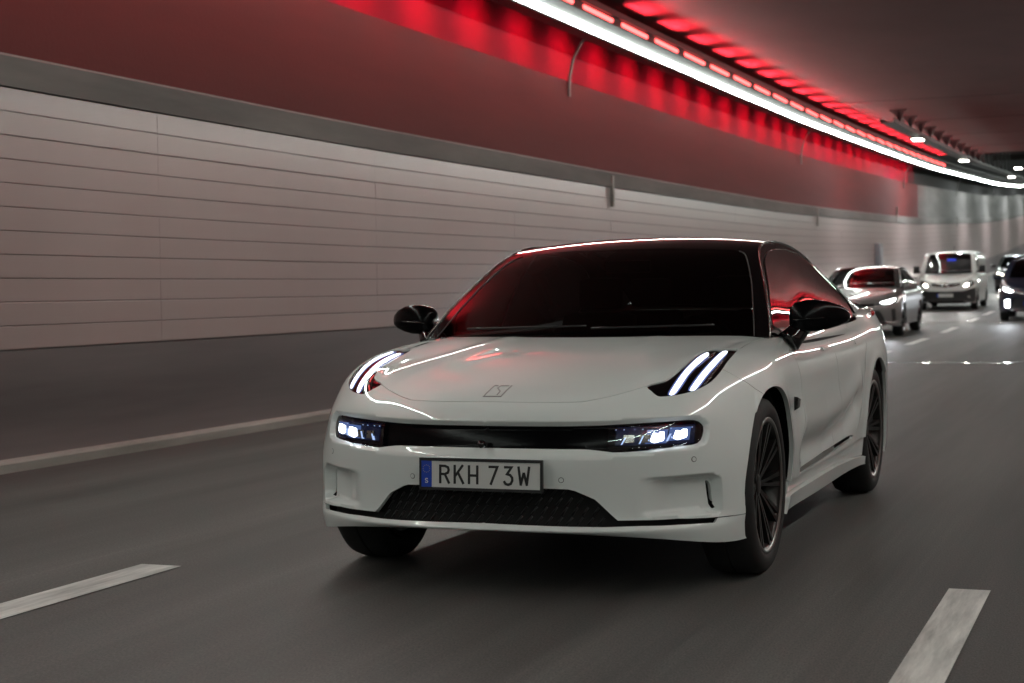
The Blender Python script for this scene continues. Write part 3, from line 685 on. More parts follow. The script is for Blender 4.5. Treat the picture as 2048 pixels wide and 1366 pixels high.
qp=C.panel([R_q],'quarter_panel',M['paint'],CAR,mirror='pair',flange=.02)
C.panel([R_strip],'door_trim',M['gloss_black'],CAR,mirror='pair',gap=0,flange=.004,off=-.004)
C.panel([R_sillA],'sill_panel',M['paint'],CAR,mirror='pair',off=-.012)
C.panel([R_skirt],'side_skirt',M['paint'],CAR,mirror='pair',off=.010,flange=.03)
grp=C.panel([R_slot],'grille_bar',M['satin_black'],CAR,gap=-.004,flange=0,off=-.013)
C.panel([R_slit],'lower_grille',M['dark'],CAR,gap=-.004,flange=0,off=-.055)
C.panel([R_vs],'air_slit',M['dark'],CAR,mirror='pair',gap=-.004,flange=0,off=-.03)
# lower grille mesh: slanted ribs in one piece
rb=MB();rng=random.Random(3)
gpoly=mirror_poly(slit)
for i in range(-13,14):
    for j in range(4):
        cu=i*.043+(j%2)*.0215;cv=slit[-1,1]+.022+j*.032
        seg=np.array([(cu,cv-.012),(cu+.024,cv+.014)])
        if inside(np.array([[abs(seg[0,0]),seg[0,1]],[abs(seg[1,0]),seg[1,1]]]),np.r_[slit]).all():
            s_=np.abs(seg[:,0]);P,N=C.eval(np.c_[s_,seg[:,1]],-.03);P[:,0]*=np.sign(seg[:,0]+1e-9);rb.tube([P[0],P[1]],.0055,5)
rb.build('grille_ribs',M['black_plastic'],CAR,smooth=True)
# nose camera on the slot's lower edge
mcam=MB();mcam.lathe_x([(-.02,.001),(-.018,.014),(.0,.016),(.0,.001)],20);o=mcam.build('nose_camera',M['gloss_black'],CAR,smooth=True)
o.rotation_euler=(0,0,math.radians(90));o.location=(0,.006,.628)
# ---- lamps
def patch(name,poly,off,thick,m,parent,both=True,n=2):
    """slab over an outline in body parameters, following the surface at an offset"""
    poly=smooth_poly(poly,True,n) if n>1 else np.array(poly);poly=resample(poly,.02,True)[:-1]
    u,v=np.meshgrid(np.arange(poly[:,0].min(),poly[:,0].max(),.014),np.arange(poly[:,1].min(),poly[:,1].max(),.014));G=np.c_[u.ravel(),v.ravel()]
    G=G[inside(G,poly)];G=G[seg_dist(G,np.r_[poly,poly[:1]])>.006] if len(G) else G
    k=len(poly);vv,ee,ff,_,_,_=delaunay_2d_cdt([Vector(p) for p in np.r_[poly,G]],[(i,(i+1)%k) for i in range(k)],[list(range(k))],1,1e-6)
    uv=np.array([(p[0],p[1]) for p in vv]);P=BODY.P(uv[:,0],uv[:,1]);N=BODY.N(uv[:,0],uv[:,1])
    Tp=P+N*off;Bt=P+N*(off-thick);F=[]
    for f in ff:
        f=list(f);a,b,c=Tp[f[0]],Tp[f[1]],Tp[f[2]]
        if np.dot(np.cross(b-a,c-a),N[f[0]])<0:f=f[::-1]
        F.append(tuple(f));
    cnt={}
    for f in F:
        for i in range(len(f)):cnt[(f[i],f[(i+1)%len(f)])]=1
    nb=len(Tp);F+=[(j,i,i+nb,j+nb) for (i,j) in cnt if (j,i) not in cnt]
    V=np.r_[Tp,Bt];o1=mesh(name,V,F,m,parent[0])
    o1.data.shade_smooth();o1.data.set_sharp_from_angle(angle=math.radians(40))
    if not both:return o1
    o2=mesh(name,V*[-1,1,1],[f[::-1] for f in F],m,parent[1]);o2.data.shade_smooth();o2.data.set_sharp_from_angle(angle=math.radians(40));return o1,o2
hsg=C.panel([R_lamp],'daylight_lamp',M['gloss_black'],CAR,mirror='pair',gap=.001,flange=.01,off=-.005)
def shrink(p,k,dx=0):
    """narrower bar: each rim point drawn towards the bar's own centre line"""
    c=(p+p[::-1][np.r_[0:len(p)]])/2;return c+(p-c)*k
for b_ in('bar1','bar2'):
    patch('light_guide',shrink(FE[b_],1.28),-.003,.003,M['drl_halo'],hsg);patch('light_bar',shrink(FE[b_],.78),-.001,.004,M['drl'],hsg)
for d_ in(.020,.026):
    e_=FE['bar2'][8:14]+[d_,-.002]
    P,N=C.eval(e_,-.002)
    for h_,s_ in zip(hsg,(1,-1)):MB().tube(P*[s_,1,1],.0018,5).build('lamp_rib',M['chrome_dark'],h_,smooth=True)
mid=(FE['bar1'][2:7]+FE['bar2'][2:7])/2
patch('reflector',np.r_[mid+[-.004,0],(mid+[.004,0])[::-1]],-.003,.003,M['chrome_dark'],hsg,n=1)
for L_,nm in () and zip(C.panel([R_lamp],'lamp_cover',M['lens'],None,mirror='pair',gap=.001,flange=0,off=-.001),(0,1)):L_.parent=hsg[nm]
# main headlamp units inside the slot
def slot_pt(X):
    return uvl([X],(0,1.3),(0,2))[0]
hl=[empty('headlamp',(0,0,0)),empty('headlamp',(0,0,0))]
for h in hl:h.parent=CAR
def unit(x0,x1,z0,z1,off,th,m,nm,slant=.0):
    p=[slot_pt((x0,0,z0)),slot_pt((x1,0,z0)),slot_pt((x1+slant,0,z1)),slot_pt((x0+slant,0,z1))];return patch(nm,np.array(p),off,th,m,hl,n=1)
unit(.535,.825,.625,.705,-.0285,.004,M['blue_glow'],'lamp_bowl')
for x0,x1,z0,z1 in((.752,.795,.645,.683),(.668,.714,.636,.676)):
    w_=x1-x0
    unit(x0-.022,x1+.010,z0-.006,z1+.012,-.0225,.004,M['led_halo'],'led_bowl',.004)
    p=[slot_pt(q_) for q_ in((x0-.004,0,z0+.004),(x0+.012,0,z0-.004),(x1-.004,0,z0+.004),(x1,0,z0+.012),(x1-.002,0,z1),(x0+w_*.62,0,z1+.001),(x0+w_*.55,0,z1-.006),(x0+.004,0,z1-.003))];patch('led_module',np.array(p),-.014,.008,M['led'],hl,n=1)
    unit(x0-.012,x0-.008,z0+.004,z0+.012,-.018,.003,M['led_dim'],'led_glint')
unit(.722,.728,.637,.668,-.016,.01,M['led_dim'],'led_fin',.012)
unit(.622,.627,.630,.662,-.016,.01,M['led_dim'],'led_fin',.012)
unit(.555,.560,.628,.655,-.016,.01,M['led_dim'],'led_fin',.012)
for x in(.53,.56,.60,.63,.735,.81):unit(x,x+.004,.690,.692,-.018,.003,M['led_dim'],'led_glint')
for x,z in((.57,.645),(.60,.652),(.575,.662),(.645,.64),(.652,.66)):unit(x,x+.005,z,z+.004,-.016,.003,M['chrome_dark'],'lamp_facet')
for x in(.585,.645):unit(x-.022,x+.018,.634,.668,-.020,.008,M['chrome_dark'],'dark_module')
for sx in(.50,.62,.74):unit(sx,sx+.07,.694,.6965,-.018,.004,M['chrome_dark'],'trim_line')
cov=C.panel([R_slot],'headlamp_cover',M['lens'],None,mirror='pair',gap=-.002,flange=0,off=.002,keep=lambda c:c[:,0]>FE['slot_in'][21,0]-.06)
for L_,h in zip(cov,hl):L_.parent=h
# ---- parking sensors, badge, plate
def disc(uv,r,off,m,name,parent,ring=False):
    P,N=C.eval(np.array([uv]),off);P=P[0];N=Vector(N[0])
    q=N.to_track_quat('Z','Y');outs=[]
    for s in((1,-1) if uv[0]>.01 else (1,)):
        V=[];F=[];n=20;pr=[(r,-.002),(r,.0012),(r*.86,.0016),(r*.8,.0004),(r*.74,.0014)] if ring else [(r,-.004),(r,.001)]
        for rr,zz in pr:
            for k in range(n):
                a=2*math.pi*k/n;w=q@Vector((rr*math.cos(a),rr*math.sin(a),zz));V.append(((P[0]+w.x)*s,P[1]+w.y,P[2]+w.z))
        for i in range(len(pr)-1):
            for k in range(n):F.append((i*n+k,i*n+(k+1)%n,(i+1)*n+(k+1)%n,(i+1)*n+k))
        F.append(tuple((len(pr)-1)*n+k for k in range(n)))
        if s<0:F=[f[::-1] for f in F]
        outs.append(mesh(name,V,F,m,parent,smooth=False))
    return outs
for suv in FE['sens']:
    disc(suv,.0115,.0,M['sensor'],'parking_sensor',bump);disc(suv,.0088,.0012,M['paint'],'sensor_face',bump)
def stroke(pts,w,z0,z1,mb,place):
    """flat bar along a polyline; place maps (a,b,height) to 3-d"""
    p=[np.array(q,float) for q in pts];L=[];R=[]
    for i,q in enumerate(p):
        if i==0:d=p[1]-q
        elif i==len(p)-1:d=q-p[i-1]
        else:
            d1_=(q-p[i-1])/np.linalg.norm(q-p[i-1]);d2_=(p[i+1]-q)/np.linalg.norm(p[i+1]-q);d=d1_+d2_
        d=d/np.linalg.norm(d);n=np.array([-d[1],d[0]]);k=1.
        if 0<i<len(p)-1:k=1/max(.5,abs(np.dot(n,np.array([-d1_[1],d1_[0]]))))
        L.append(q+n*w/2*k);R.append(q-n*w/2*k)
    V=[];F=[];m=len(p)
    for h in(z0,z1):
        V+=[place(*q,h) for q in L]+[place(*q,h) for q in R]
    for i in range(m-1):
        a,b,c,d=i,i+1,m+i+1,m+i;F.append((2*m+a,2*m+b,2*m+c,2*m+d)[::-1]);F.append((a,b,2*m+b,2*m+a)[::-1]);F.append((d,c,2*m+c,2*m+d))
    F.append((0,m,3*m,2*m));F.append((m-1,2*m-1+0,4*m-1,3*m-1)[::-1])
    mb.add(V,F)
bu=uvl([(0.0,.205,.832)],(0,.5))[0]
def bplace(a,b,h):
    a=a-.30*(b+.036)
    uv=np.array([[abs(a),bu[1]+b]]);P,N=C.eval(uv,h);P=P[0]
    return (P[0]*(1 if a>=0 else -1),P[1],P[2])
bm_=MB()
for pl in([(-.044,-.030),(-.025,.036),(-.008,.036)],[(-.050,-.036),(.030,-.036),(.052,.038)],[(.040,.036),(.004,.036),(-.004,.020),(.016,-.002),(.010,-.026)]):stroke(resample(np.array(pl),.006),.0045,-.002,.0020,bm_,bplace)
bm_.build('badge',mat('badge_relief',(.30,.298,.29),.3,metal=.3),hood)
PL=empty('number_plate',(0,-.018,.5055));PL.parent=CAR;PL.rotation_euler=(math.radians(-2.5),0,0)
# local: x right, z up, front face towards -y
MB().box((-.268,0,-.0655),(.268,.014,.0655)).build('plate_holder',M['black_plastic'],PL,bevel=.004)
fr=MB();
for a,b in(((-.268,-.006,.0535),(.268,.002,.0655)),((-.268,-.006,-.0655),(.268,.002,-.0535)),((-.268,-.006,-.0535),(-.259,.002,.0535)),((.259,-.006,-.0535),(.268,.002,.0535))):fr.box(a,b)
fr.build('plate_frame',M['black_plastic'],PL)
MB().box((-.259,-.003,-.0535),(.259,.0005,.0535)).build('plate_face',M['plate'],PL)
MB().box((-.259,-.0036,-.0535),(-.213,-.0028,.0535)).build('plate_band',M['plate_blue'],PL)
pp=lambda a,b,h:(a/1000-.260,-.003-h,b/1000-.055)
G={'R':[[(0,0),(0,1)],[(0,.93),(.52,.93),(.85,.86),(.93,.72),(.85,.58),(.52,.50),(0,.50)],[(.5,.5),(1,0)]],
'K':[[(0,0),(0,1)],[(.93,1),(.06,.42)],[(.36,.60),(1,0)]],'H':[[(0,0),(0,1)],[(1,0),(1,1)],[(0,.46),(1,.46)]],
'7':[[(0,.94),(.93,.94),(.22,0)]],'3':[[(.06,.94),(.86,.94),(.38,.58),(.70,.54),(.93,.40),(.94,.24),(.78,.08),(.50,.03),(.22,.07),(.04,.22)]],
'W':[[(0,1),(.22,.05)],[(.20,0),(.50,.68)],[(.50,.68),(.80,0)],[(.78,.05),(1,1)]]}
for ch,x0,x1 in(('R',85,125),('K',149,188),('H',212,248),('7',297,338),('3',362,402),('W',426,472)):
    mb=MB()
    for pl in G[ch]:stroke([(x0+p[0]*(x1-x0),17+p[1]*77) for p in pl],10.2,-.0005,.0012,mb,pp)
    mb.build('plate_letter',M['plate_ink'],PL)
mb=MB()
for k in range(12):
    a=2*math.pi*k/12;cx,cz=23.5+15*math.cos(a),76+15*math.sin(a);mb.add([pp(cx-1.8,cz,.0012),pp(cx,cz-1.8,.0012),pp(cx+1.8,cz,.0012),pp(cx,cz+1.8,.0012)],[(0,1,2,3)])
mb.build('plate_stars',M['plate_gold'],PL)
mb=MB();stroke([(29.5,33),(26,36),(21,35.5),(18.5,32),(20.5,29),(27,26.5),(29.5,23),(27,19.5),(21.5,19),(18,22)],3.6,0,.0012,mb,pp);mb.build('plate_country',M['plate'],PL)
# ---- greenhouse
CT=Cutter(TOP)
we=FE['ws_edge'];hv=float(we[0,1]);wl_=smooth_poly(np.r_[[[we[-1,0]+.003,0]],we[::-1][1:]],False,4)
CT.line(np.r_[wl_,[[we[0,0]-.02,hv+.012]]],h=.02);CT.line(np.array([[0,hv+.035],[.25,hv+.033],[we[0,0]-.05,hv+.02],[we[0,0]-.02,hv+.012]]),h=.02)
re_=np.array([[we[0,0]-.02,hv+.012],[we[0,0]+.005,hv+.09],[TOP.u1*.86,hv+.3],[TOP.u1*.87,1.9],[TOP.u1*.85,2.7],[TOP.u1*.84,TOP.v1]]);CT.line(smooth_poly(re_,False,5),h=.03)
CT.triangulate(np.linspace(0,TOP.u1,40),np.linspace(0,TOP.v1,110))
R_ws=CT.at((.1,.3));R_rf=CT.at((.1,hv+.8));R_pl=CT.at((TOP.u1-.01,1.5))
CT.panel([R_ws],'windscreen',M['windscreen'],CAR,gap=.001,flange=0)
CT.panel([R_rf],'roof',M['gloss_black'],CAR,gap=.0015,flange=.01)
pil=CT.panel([R_pl],'roof_pillar',M['gloss_black'],CAR,gap=.0,flange=.01,mirror='pair')
CS=Cutter(SIDE)
wf=FE['win'][:8]
wpts=np.r_[[[.022,.16]],wf,[[.345,1.45],[.344,1.72],[.336,1.95],[.305,2.16],[.235,2.30],[.12,2.335],[.022,2.29]]]
win=smooth_poly(wpts,False,3);CS.line(np.r_[win,win[:1]],h=.02)
CS.line(np.array([[0,2.34],[.15,2.40],[SIDE.u1,2.50]]),h=.02)
CS.triangulate(np.linspace(0,SIDE.u1,24),np.linspace(0,SIDE.v1,110))
R_win=CS.at((.15,1.2));R_fr=CS.at((SIDE.u1-.002,1.2));R_dp=CS.at((.15,2.9))
sw=CS.panel([R_win],'side_window',M['tint'],CAR,gap=.0,flange=0,mirror='pair',off=-.003)
CS.panel([R_dp],'rear_pillar',M['paint'],CAR,gap=0,flange=.01,mirror='pair')
CS.panel([i for i in range(CS.nlab) if i not in(R_win,R_dp)],'window_frame',M['gloss_black'],CAR,gap=0,flange=.006,mirror='pair')
for sgn in(1,-1):
    P=SIDE.P(win[:,0],win[:,1])+SIDE.N(win[:,0],win[:,1])*.002;P[:,0]*=sgn
    MB().tube(P,.0035,6).build('window_trim',M['trim_bright'],CAR,smooth=True)
    k=np.linspace(0,1,8);a=SIDE.P(.022+.325*k,1.0+.16*k)+SIDE.N(.022+.325*k,1.0+.16*k)*.001;a[:,0]*=sgn
    MB().tube(a,.0045,6).build('pillar_trim',M['trim_bright'],CAR,smooth=True)
    k=np.linspace(0,1,8);a=SIDE.P(.022+.20*k,.30+.02*k)+SIDE.N(.022+.2*k,.30+.02*k)*.001;a[:,0]*=sgn
    MB().tube(a,.004,6).build('quarter_light_bar',M['black_plastic'],CAR,smooth=True)
    # bright edge of the windscreen pillar
    t=np.linspace(.0,.42,12);P=RAIL(t);P[:,0]=(P[:,0]+.006)*sgn;P[:,2]+=.002
    MB().tube(P,.0045,6).build('pillar_edge',M['chrome_dark'],CAR,smooth=True)
    we3=TOP.P(wl_[:,0],wl_[:,1]);we3+=TOP.N(wl_[:,0],wl_[:,1])*.002;we3[:,0]*=sgn
    MB().tube(we3,.003,6).build('windscreen_trim',M['black_plastic'],CAR,smooth=True)
# cowl, wipers
cw=MB();V=[];F=[]
uu=np.linspace(-.98,.98,41)
for s_ in uu:
    x=abs(s_)*.845;p=uvl([(x,1.3,1.02)],(0,1.3),(0,))[0] if False else None
for k,s_ in enumerate(uu):
    u_=abs(s_)*.93*BODY.uk[4];P=BODY.P(u_,BODY.v1-.004)[0];Q=TOP.P(abs(s_)*TOP.u1,.03)[0]
    sg=1 if s_>=0 else -1
    V+=[(P[0]*sg,P[1]-.02,P[2]-.018),(Q[0]*sg,Q[1]+.03,Q[2]-.008)]
    if k:F.append((2*k-2,2*k,2*k+1,2*k-1))
mesh('cowl',V,F,M['black_plastic'],CAR,smooth=True)
for x0,x1 in((-.62,.02),(.05,.62)):
    ps=[]
    for x in np.linspace(x0,x1,8):
        P=TOP.P(abs(x)/.86*TOP.u1,.05+.02*(x-x0)/(x1-x0))[0];ps.append((P[0]*(1 if x>=0 else -1),P[1]-.012,P[2]+.018))
    MB().tube(ps,.006,6).build('wiper',M['black_plastic'],CAR,smooth=True)
# ---- door furniture
for sgn,df,dr in((1,dF[0],dR[0]),(-1,dF[1],dR[1])):
    for y0,par in((2.40,df),(3.37,dr)):
        q=uvl([(1,y0-.09,.915),(1,y0+.09,.918),(1,y0+.09,.94),(1,y0-.09,.937)],(1.2,5),(1,2));P,N=C.eval(q,.003)
        P2=P+N*.004;V=np.r_[P,P2]*[sgn,1,1];F=[(4,5,6,7),(0,1,5,4),(1,2,6,5),(2,3,7,6),(3,0,4,7)]
        if sgn>0:F=[f[::-1] for f in F]
        mesh('door_handle',V,F,M['paint'],par)
    P,N=C.eval(np.array([pod_uv]),.0);P=P[0]*[sgn,1,1]
    MB().add([(P[0]-.01*sgn,P[1]-.035,P[2]+.03),(P[0]+.018*sgn,P[1]-.03,P[2]+.026),(P[0]+.02*sgn,P[1]+.035,P[2]+.012),(P[0]-.01*sgn,P[1]+.05,P[2]+.02),
      (P[0]-.01*sgn,P[1]-.03,P[2]-.045),(P[0]+.014*sgn,P[1]-.028,P[2]-.03),(P[0]+.016*sgn,P[1]+.03,P[2]-.026),(P[0]-.01*sgn,P[1]+.04,P[2]-.035)],
      [(0,1,2,3),(4,7,6,5),(0,4,5,1),(1,5,6,2),(2,6,7,3),(3,7,4,0)]).build('side_camera',M['gloss_black'],fend[0 if sgn>0 else 1],bevel=.004)
# ---- door mirrors
def mirror_(sgn):
    root=empty('door_mirror',(0,0,0));root.parent=CAR
    def sec(x,yc,dy,zb,zt,n=28,e=.38):
        R=[]
        for k in range(n):
            a=2*math.pi*k/n;cy=math.copysign(abs(math.cos(a))**e,math.cos(a));cz=math.copysign(abs(math.sin(a))**e,math.sin(a))
            zz=(zb+zt)/2+(zt-zb)/2*cz;yy=yc+dy*cy*(1-.25*(cz>0)*abs(cz)-.12*(cz<0)*abs(cz));R.append((x*sgn,yy,zz))
        return R
    S_=[(.925,1.665,.02,1.075,1.115),(.932,1.668,.056,1.052,1.150),(.955,1.672,.078,1.036,1.172),(1.0,1.680,.088,1.032,1.186),(1.05,1.692,.088,1.034,1.187),(1.10,1.708,.080,1.044,1.178),(1.15,1.730,.066,1.060,1.160),(1.185,1.750,.044,1.078,1.136),(1.196,1.758,.014,1.094,1.116)]
    V=[];F=[];n=28
    for s in S_:V+=sec(*s)
    for i in range(len(S_)-1):
        for k in range(n):F.append((i*n+k,i*n+(k+1)%n,(i+1)*n+(k+1)%n,(i+1)*n+k))
    F+=[tuple(range(n))[::-1],tuple((len(S_)-1)*n+k for k in range(n))]
    if sgn>0:F=[f[::-1] for f in F]
    mesh('mirror_shell',V,F,M['satin_black'],root,smooth=True)
    # repeater line around the front edge
    P=[((.955+.235*t)*sgn,1.590+.02*t+.135*t**3,1.092+.014*t) for t in np.linspace(0,1,10)]
    MB().tube(P,.004,6).build('mirror_seam',M['gloss_black'],root,smooth=True)
    m=MB();m.tube([(.925*sgn,1.615,.985),(.945*sgn,1.63,1.01),(.975*sgn,1.665,1.048),(1.0*sgn,1.68,1.07)],[.060,.054,.046,.044],12);m.build('mirror_foot',M['gloss_black'],root,smooth=True)
mirror_(1);mirror_(-1)
# ---- wheels
def wheel(x,y,sgn,parent,rt=.385,wd=.255,rr=.292,zc=None,spokes=20,name='wheel'):
    zc=rt if zc is None else zc
    root=empty(name,(x,y,zc));root.parent=parent
    w=wd;o=sgn
    prof=[(-w*.86,rr),(-w*.93,rr+.02),(-w*.97,rt-.045),(-w*.90,rt-.012),(-w*.78,rt),(-w*.52,rt+.001),(-w*.5,rt-.006),(-w*.48,rt+.001),(-w*.22,rt),(-w*.10,rt-.010),(-w*.035,rt-.03),(-w*.01,rt-.055),(-w*.015,rr+.022),(-w*.045,rr+.006),(-w*.07,rr)]
    def lathe(prof,nm,m,par):
        p=[(a*o,b) for a,b in prof];mb=MB().lathe_x(p,56);F=mb.F if o<0 else [f[::-1] for f in mb.F];mb.F=F;ob=mb.build(nm,m,par,smooth=True);ob.data.set_sharp_from_angle(angle=math.radians(50));return ob
    lathe(prof,'tyre',M['tyre'],root)
    rim=lathe([(-w*.9,rr-.004),(-w*.85,rr-.03),(-w*.4,rr-.035),(-w*.12,rr-.026),(-w*.06,rr-.012),(-w*.045,rr+.002)],'rim',M['rim'],root)
    lathe([(-w*.062,rr-.014),(-w*.040,rr-.009),(-w*.034,rr+.001),(-w*.045,rr+.005),(-w*.065,rr+.003)],'rim_lip',M['rim_edge'],root)
    lathe([(-w*.62,.07),(-w*.62,.185),(-w*.70,.185),(-w*.70,.07)],'brake_disc',M['disc'],root)
    mb=MB()
    for k in range(spokes):
        a0=2*math.pi*(k//2)/(spokes/2)+(.085 if k%2 else -.085)
        def pt(r,t,x):
            a=a0*1+t/r;return (x*o,r*math.cos(a),r*math.sin(a))
        r0,r1=.045,rr-.016
        for (ra,rb,wa,wb,xa,xb) in((r0,r0+.09,.007,.007,-w*.22,-w*.16),(r0+.09,r1,.007,.011,-w*.16,-w*.075)):
            V=[pt(ra,-wa,xa),pt(ra,wa,xa),pt(rb,wb,xb),pt(rb,-wb,xb),pt(ra,-wa*1.2,xa-w*.14),pt(ra,wa*1.2,xa-w*.14),pt(rb,wb*1.2,xb-w*.12),pt(rb,-wb*1.2,xb-w*.12)]
            F=[(0,1,2,3),(4,7,6,5),(0,4,5,1),(1,5,6,2),(2,6,7,3),(3,7,4,0)]
            if o>0:F=[f[::-1] for f in F]
            mb.add(V,F)
    mb.build('spokes',M['rim'],root)
    lathe([(-w*.34,.06),(-w*.25,.056),(-w*.21,.044),(-w*.195,.03),(-w*.195,.001)],'hub',M['rim'],root)
    cal=MB()
    for k in range(6):
        pass
    return root
for sgn in(1,-1):
    for y in(YF,YR):
        wheel(.988*sgn,y,sgn,CAR)
        # dark wheel house
        mb=MB();V=[];F=[];n=24
        for xx,rr_ in((.945*sgn,RA+.006),(.62*sgn,RA+.006)):
            for k in range(n+1):
                a=math.radians(-16+212*k/n);V.append((xx,y+rr_*math.cos(a),ZW+rr_*math.sin(a)))
        for k in range(n):F.append((k,k+1,n+2+k,n+1+k))
        F.append(tuple(range(n+1,2*n+2)));mb.add(V,F);mb.build('wheel_arch_liner',M['dark'],CAR)
# underside, inner box and cabin
MB().box((-.58,.45,.24),(.58,4.75,.34)).box((-.90,1.40,.20),(.90,3.42,.30)).box((-.58,.30,.28),(.58,1.25,.80)).build('underbody',M['dark'],CAR)
MB().box((-.86,1.55,.30),(.86,4.2,.34)).box((-.93,1.62,.34),(-.86,4.3,.98)).box((.86,1.62,.34),(.93,4.3,.98)).build('cabin_shell',M['dark'],CAR)
MB().add([(-.84,1.50,.98),(.84,1.50,.98),(.80,1.98,1.0),(-.80,1.98,1.0),(-.84,1.50,.6),(.84,1.50,.6),(.80,2.02,.7),(-.80,2.02,.7)],[(0,1,2,3),(4,7,6,5),(0,4,5,1),(1,5,6,2),(2,6,7,3),(3,7,4,0)]).build('dashboard',M['dark'],CAR,bevel=.03)
MB().box((-.75,3.7,.95),(.75,4.72,1.03)).box((-.82,3.55,.4),(.82,3.72,1.0)).build('parcel_shelf',M['dark'],CAR,bevel=.02)
def seat(x,y,nm='seat'):
    s=MB();s.box((x-.25,y,.42),(x+.25,y+.5,.60));o=s.build(nm,M['seat'],CAR,bevel=.06)
    b=MB().add([(x-.25,y+.42,.55),(x+.25,y+.42,.55),(x+.25,y+.56,.55),(x-.25,y+.56,.55),(x-.22,y+.62,1.12),(x+.22,y+.62,1.12),(x+.22,y+.72,1.12),(x-.22,y+.72,1.12)],[(3,2,1,0),(4,5,6,7),(0,1,5,4),(1,2,6,5),(2,3,7,6),(3,0,4,7)]).build('backrest',M['seat'],o,bevel=.05)
    MB().box((x-.13,y+.64,1.14),(x+.13,y+.73,1.32)).build('headrest',M['seat'],o,bevel=.04)
seat(-.40,2.15);seat(.40,2.15);seat(-.38,3.1);seat(.38,3.1)
V=[];n=32
mb=MB();ring=[(.38+.18*math.cos(2*math.pi*k/n),2.02+.06*math.sin(2*math.pi*k/n)*.6,.93+.18*math.sin(2*math.pi*k/n)*.93) for k in range(n+1)];mb.tube(ring,.016,8);mb.build('steering_wheel',M['black_plastic'],CAR,smooth=True)
MB().box((-.12,2.05,1.335),(.12,2.09,1.40)).build('inner_mirror',M['black_plastic'],CAR,bevel=.015)

for sgn in(1,-1):
    a=BODY.P(np.array([BODY.uk[13]-.12,BODY.uk[13]+.05,BODY.uk[14]]),np.array([BODY.v1-.05]*3))+[0,0,-.01];a[:,0]*=sgn
    MB().tube(a,.016,8).build('tail_lamp',mat('tail_lens',(.25,.005,.005),.2,emit=(1,.02,.02),estr=.04),CAR,smooth=True)


# tailgate between roof end and tail
V=[];F=[];k=0
for t in np.linspace(-1,1,33):
    a=TOP.P(abs(t)*TOP.u1,TOP.v1)[0];ub=BODY.uk[16]-(BODY.uk[16]-BODY.uk[13])*abs(t);b=BODY.P(ub,BODY.v1)[0];sg=1 if t>=0 else -1
    V+=[(a[0]*sg,a[1]-.01,a[2]-.004),((a[0]*.5+b[0]*.5)*sg,(a[1]+b[1])/2+.01,(a[2]+b[2])/2+.01),(b[0]*sg,b[1]-.01,b[2]-.004)]
    if k:F+=[(3*k-3,3*k-2,3*k+1,3*k),(3*k-2,3*k-1,3*k+2,3*k+1)]
    k+=1
mesh('tailgate',V,F,M['paint'],CAR,smooth=True)
MB().box((-.78,3.74,.99),(.78,4.70,1.05)).build('load_cover',M['dark'],CAR)

# painted shoulder closing the joint between glasshouse and body towards the tail
uu=np.linspace(BODY.uk[8],BODY.uk[14],120);top=BODY.P(uu,np.full(120,BODY.v1))
for sgn in(1,-1):
    V=[];F=[]
    for k,v in enumerate(np.linspace(2.25,SIDE.v1,24)):
        a=SIDE.P(.012,v)[0];b=top[np.argmin(np.abs(top[:,1]-a[1]-.02))];m_=(a+b)/2+[.012,0,.004]
        V+=[(a[0]*sgn,a[1],a[2]),(m_[0]*sgn,m_[1],m_[2]),((b[0]+.004)*sgn,b[1],b[2]-.012)]
        if k:F+=[(3*k-3,3*k,3*k+1,3*k-2),(3*k-2,3*k+1,3*k+2,3*k-1)]
    if sgn<0:F=[f[::-1] for f in F]
    mesh('rear_shoulder',V,F,M['paint'],CAR,smooth=True)
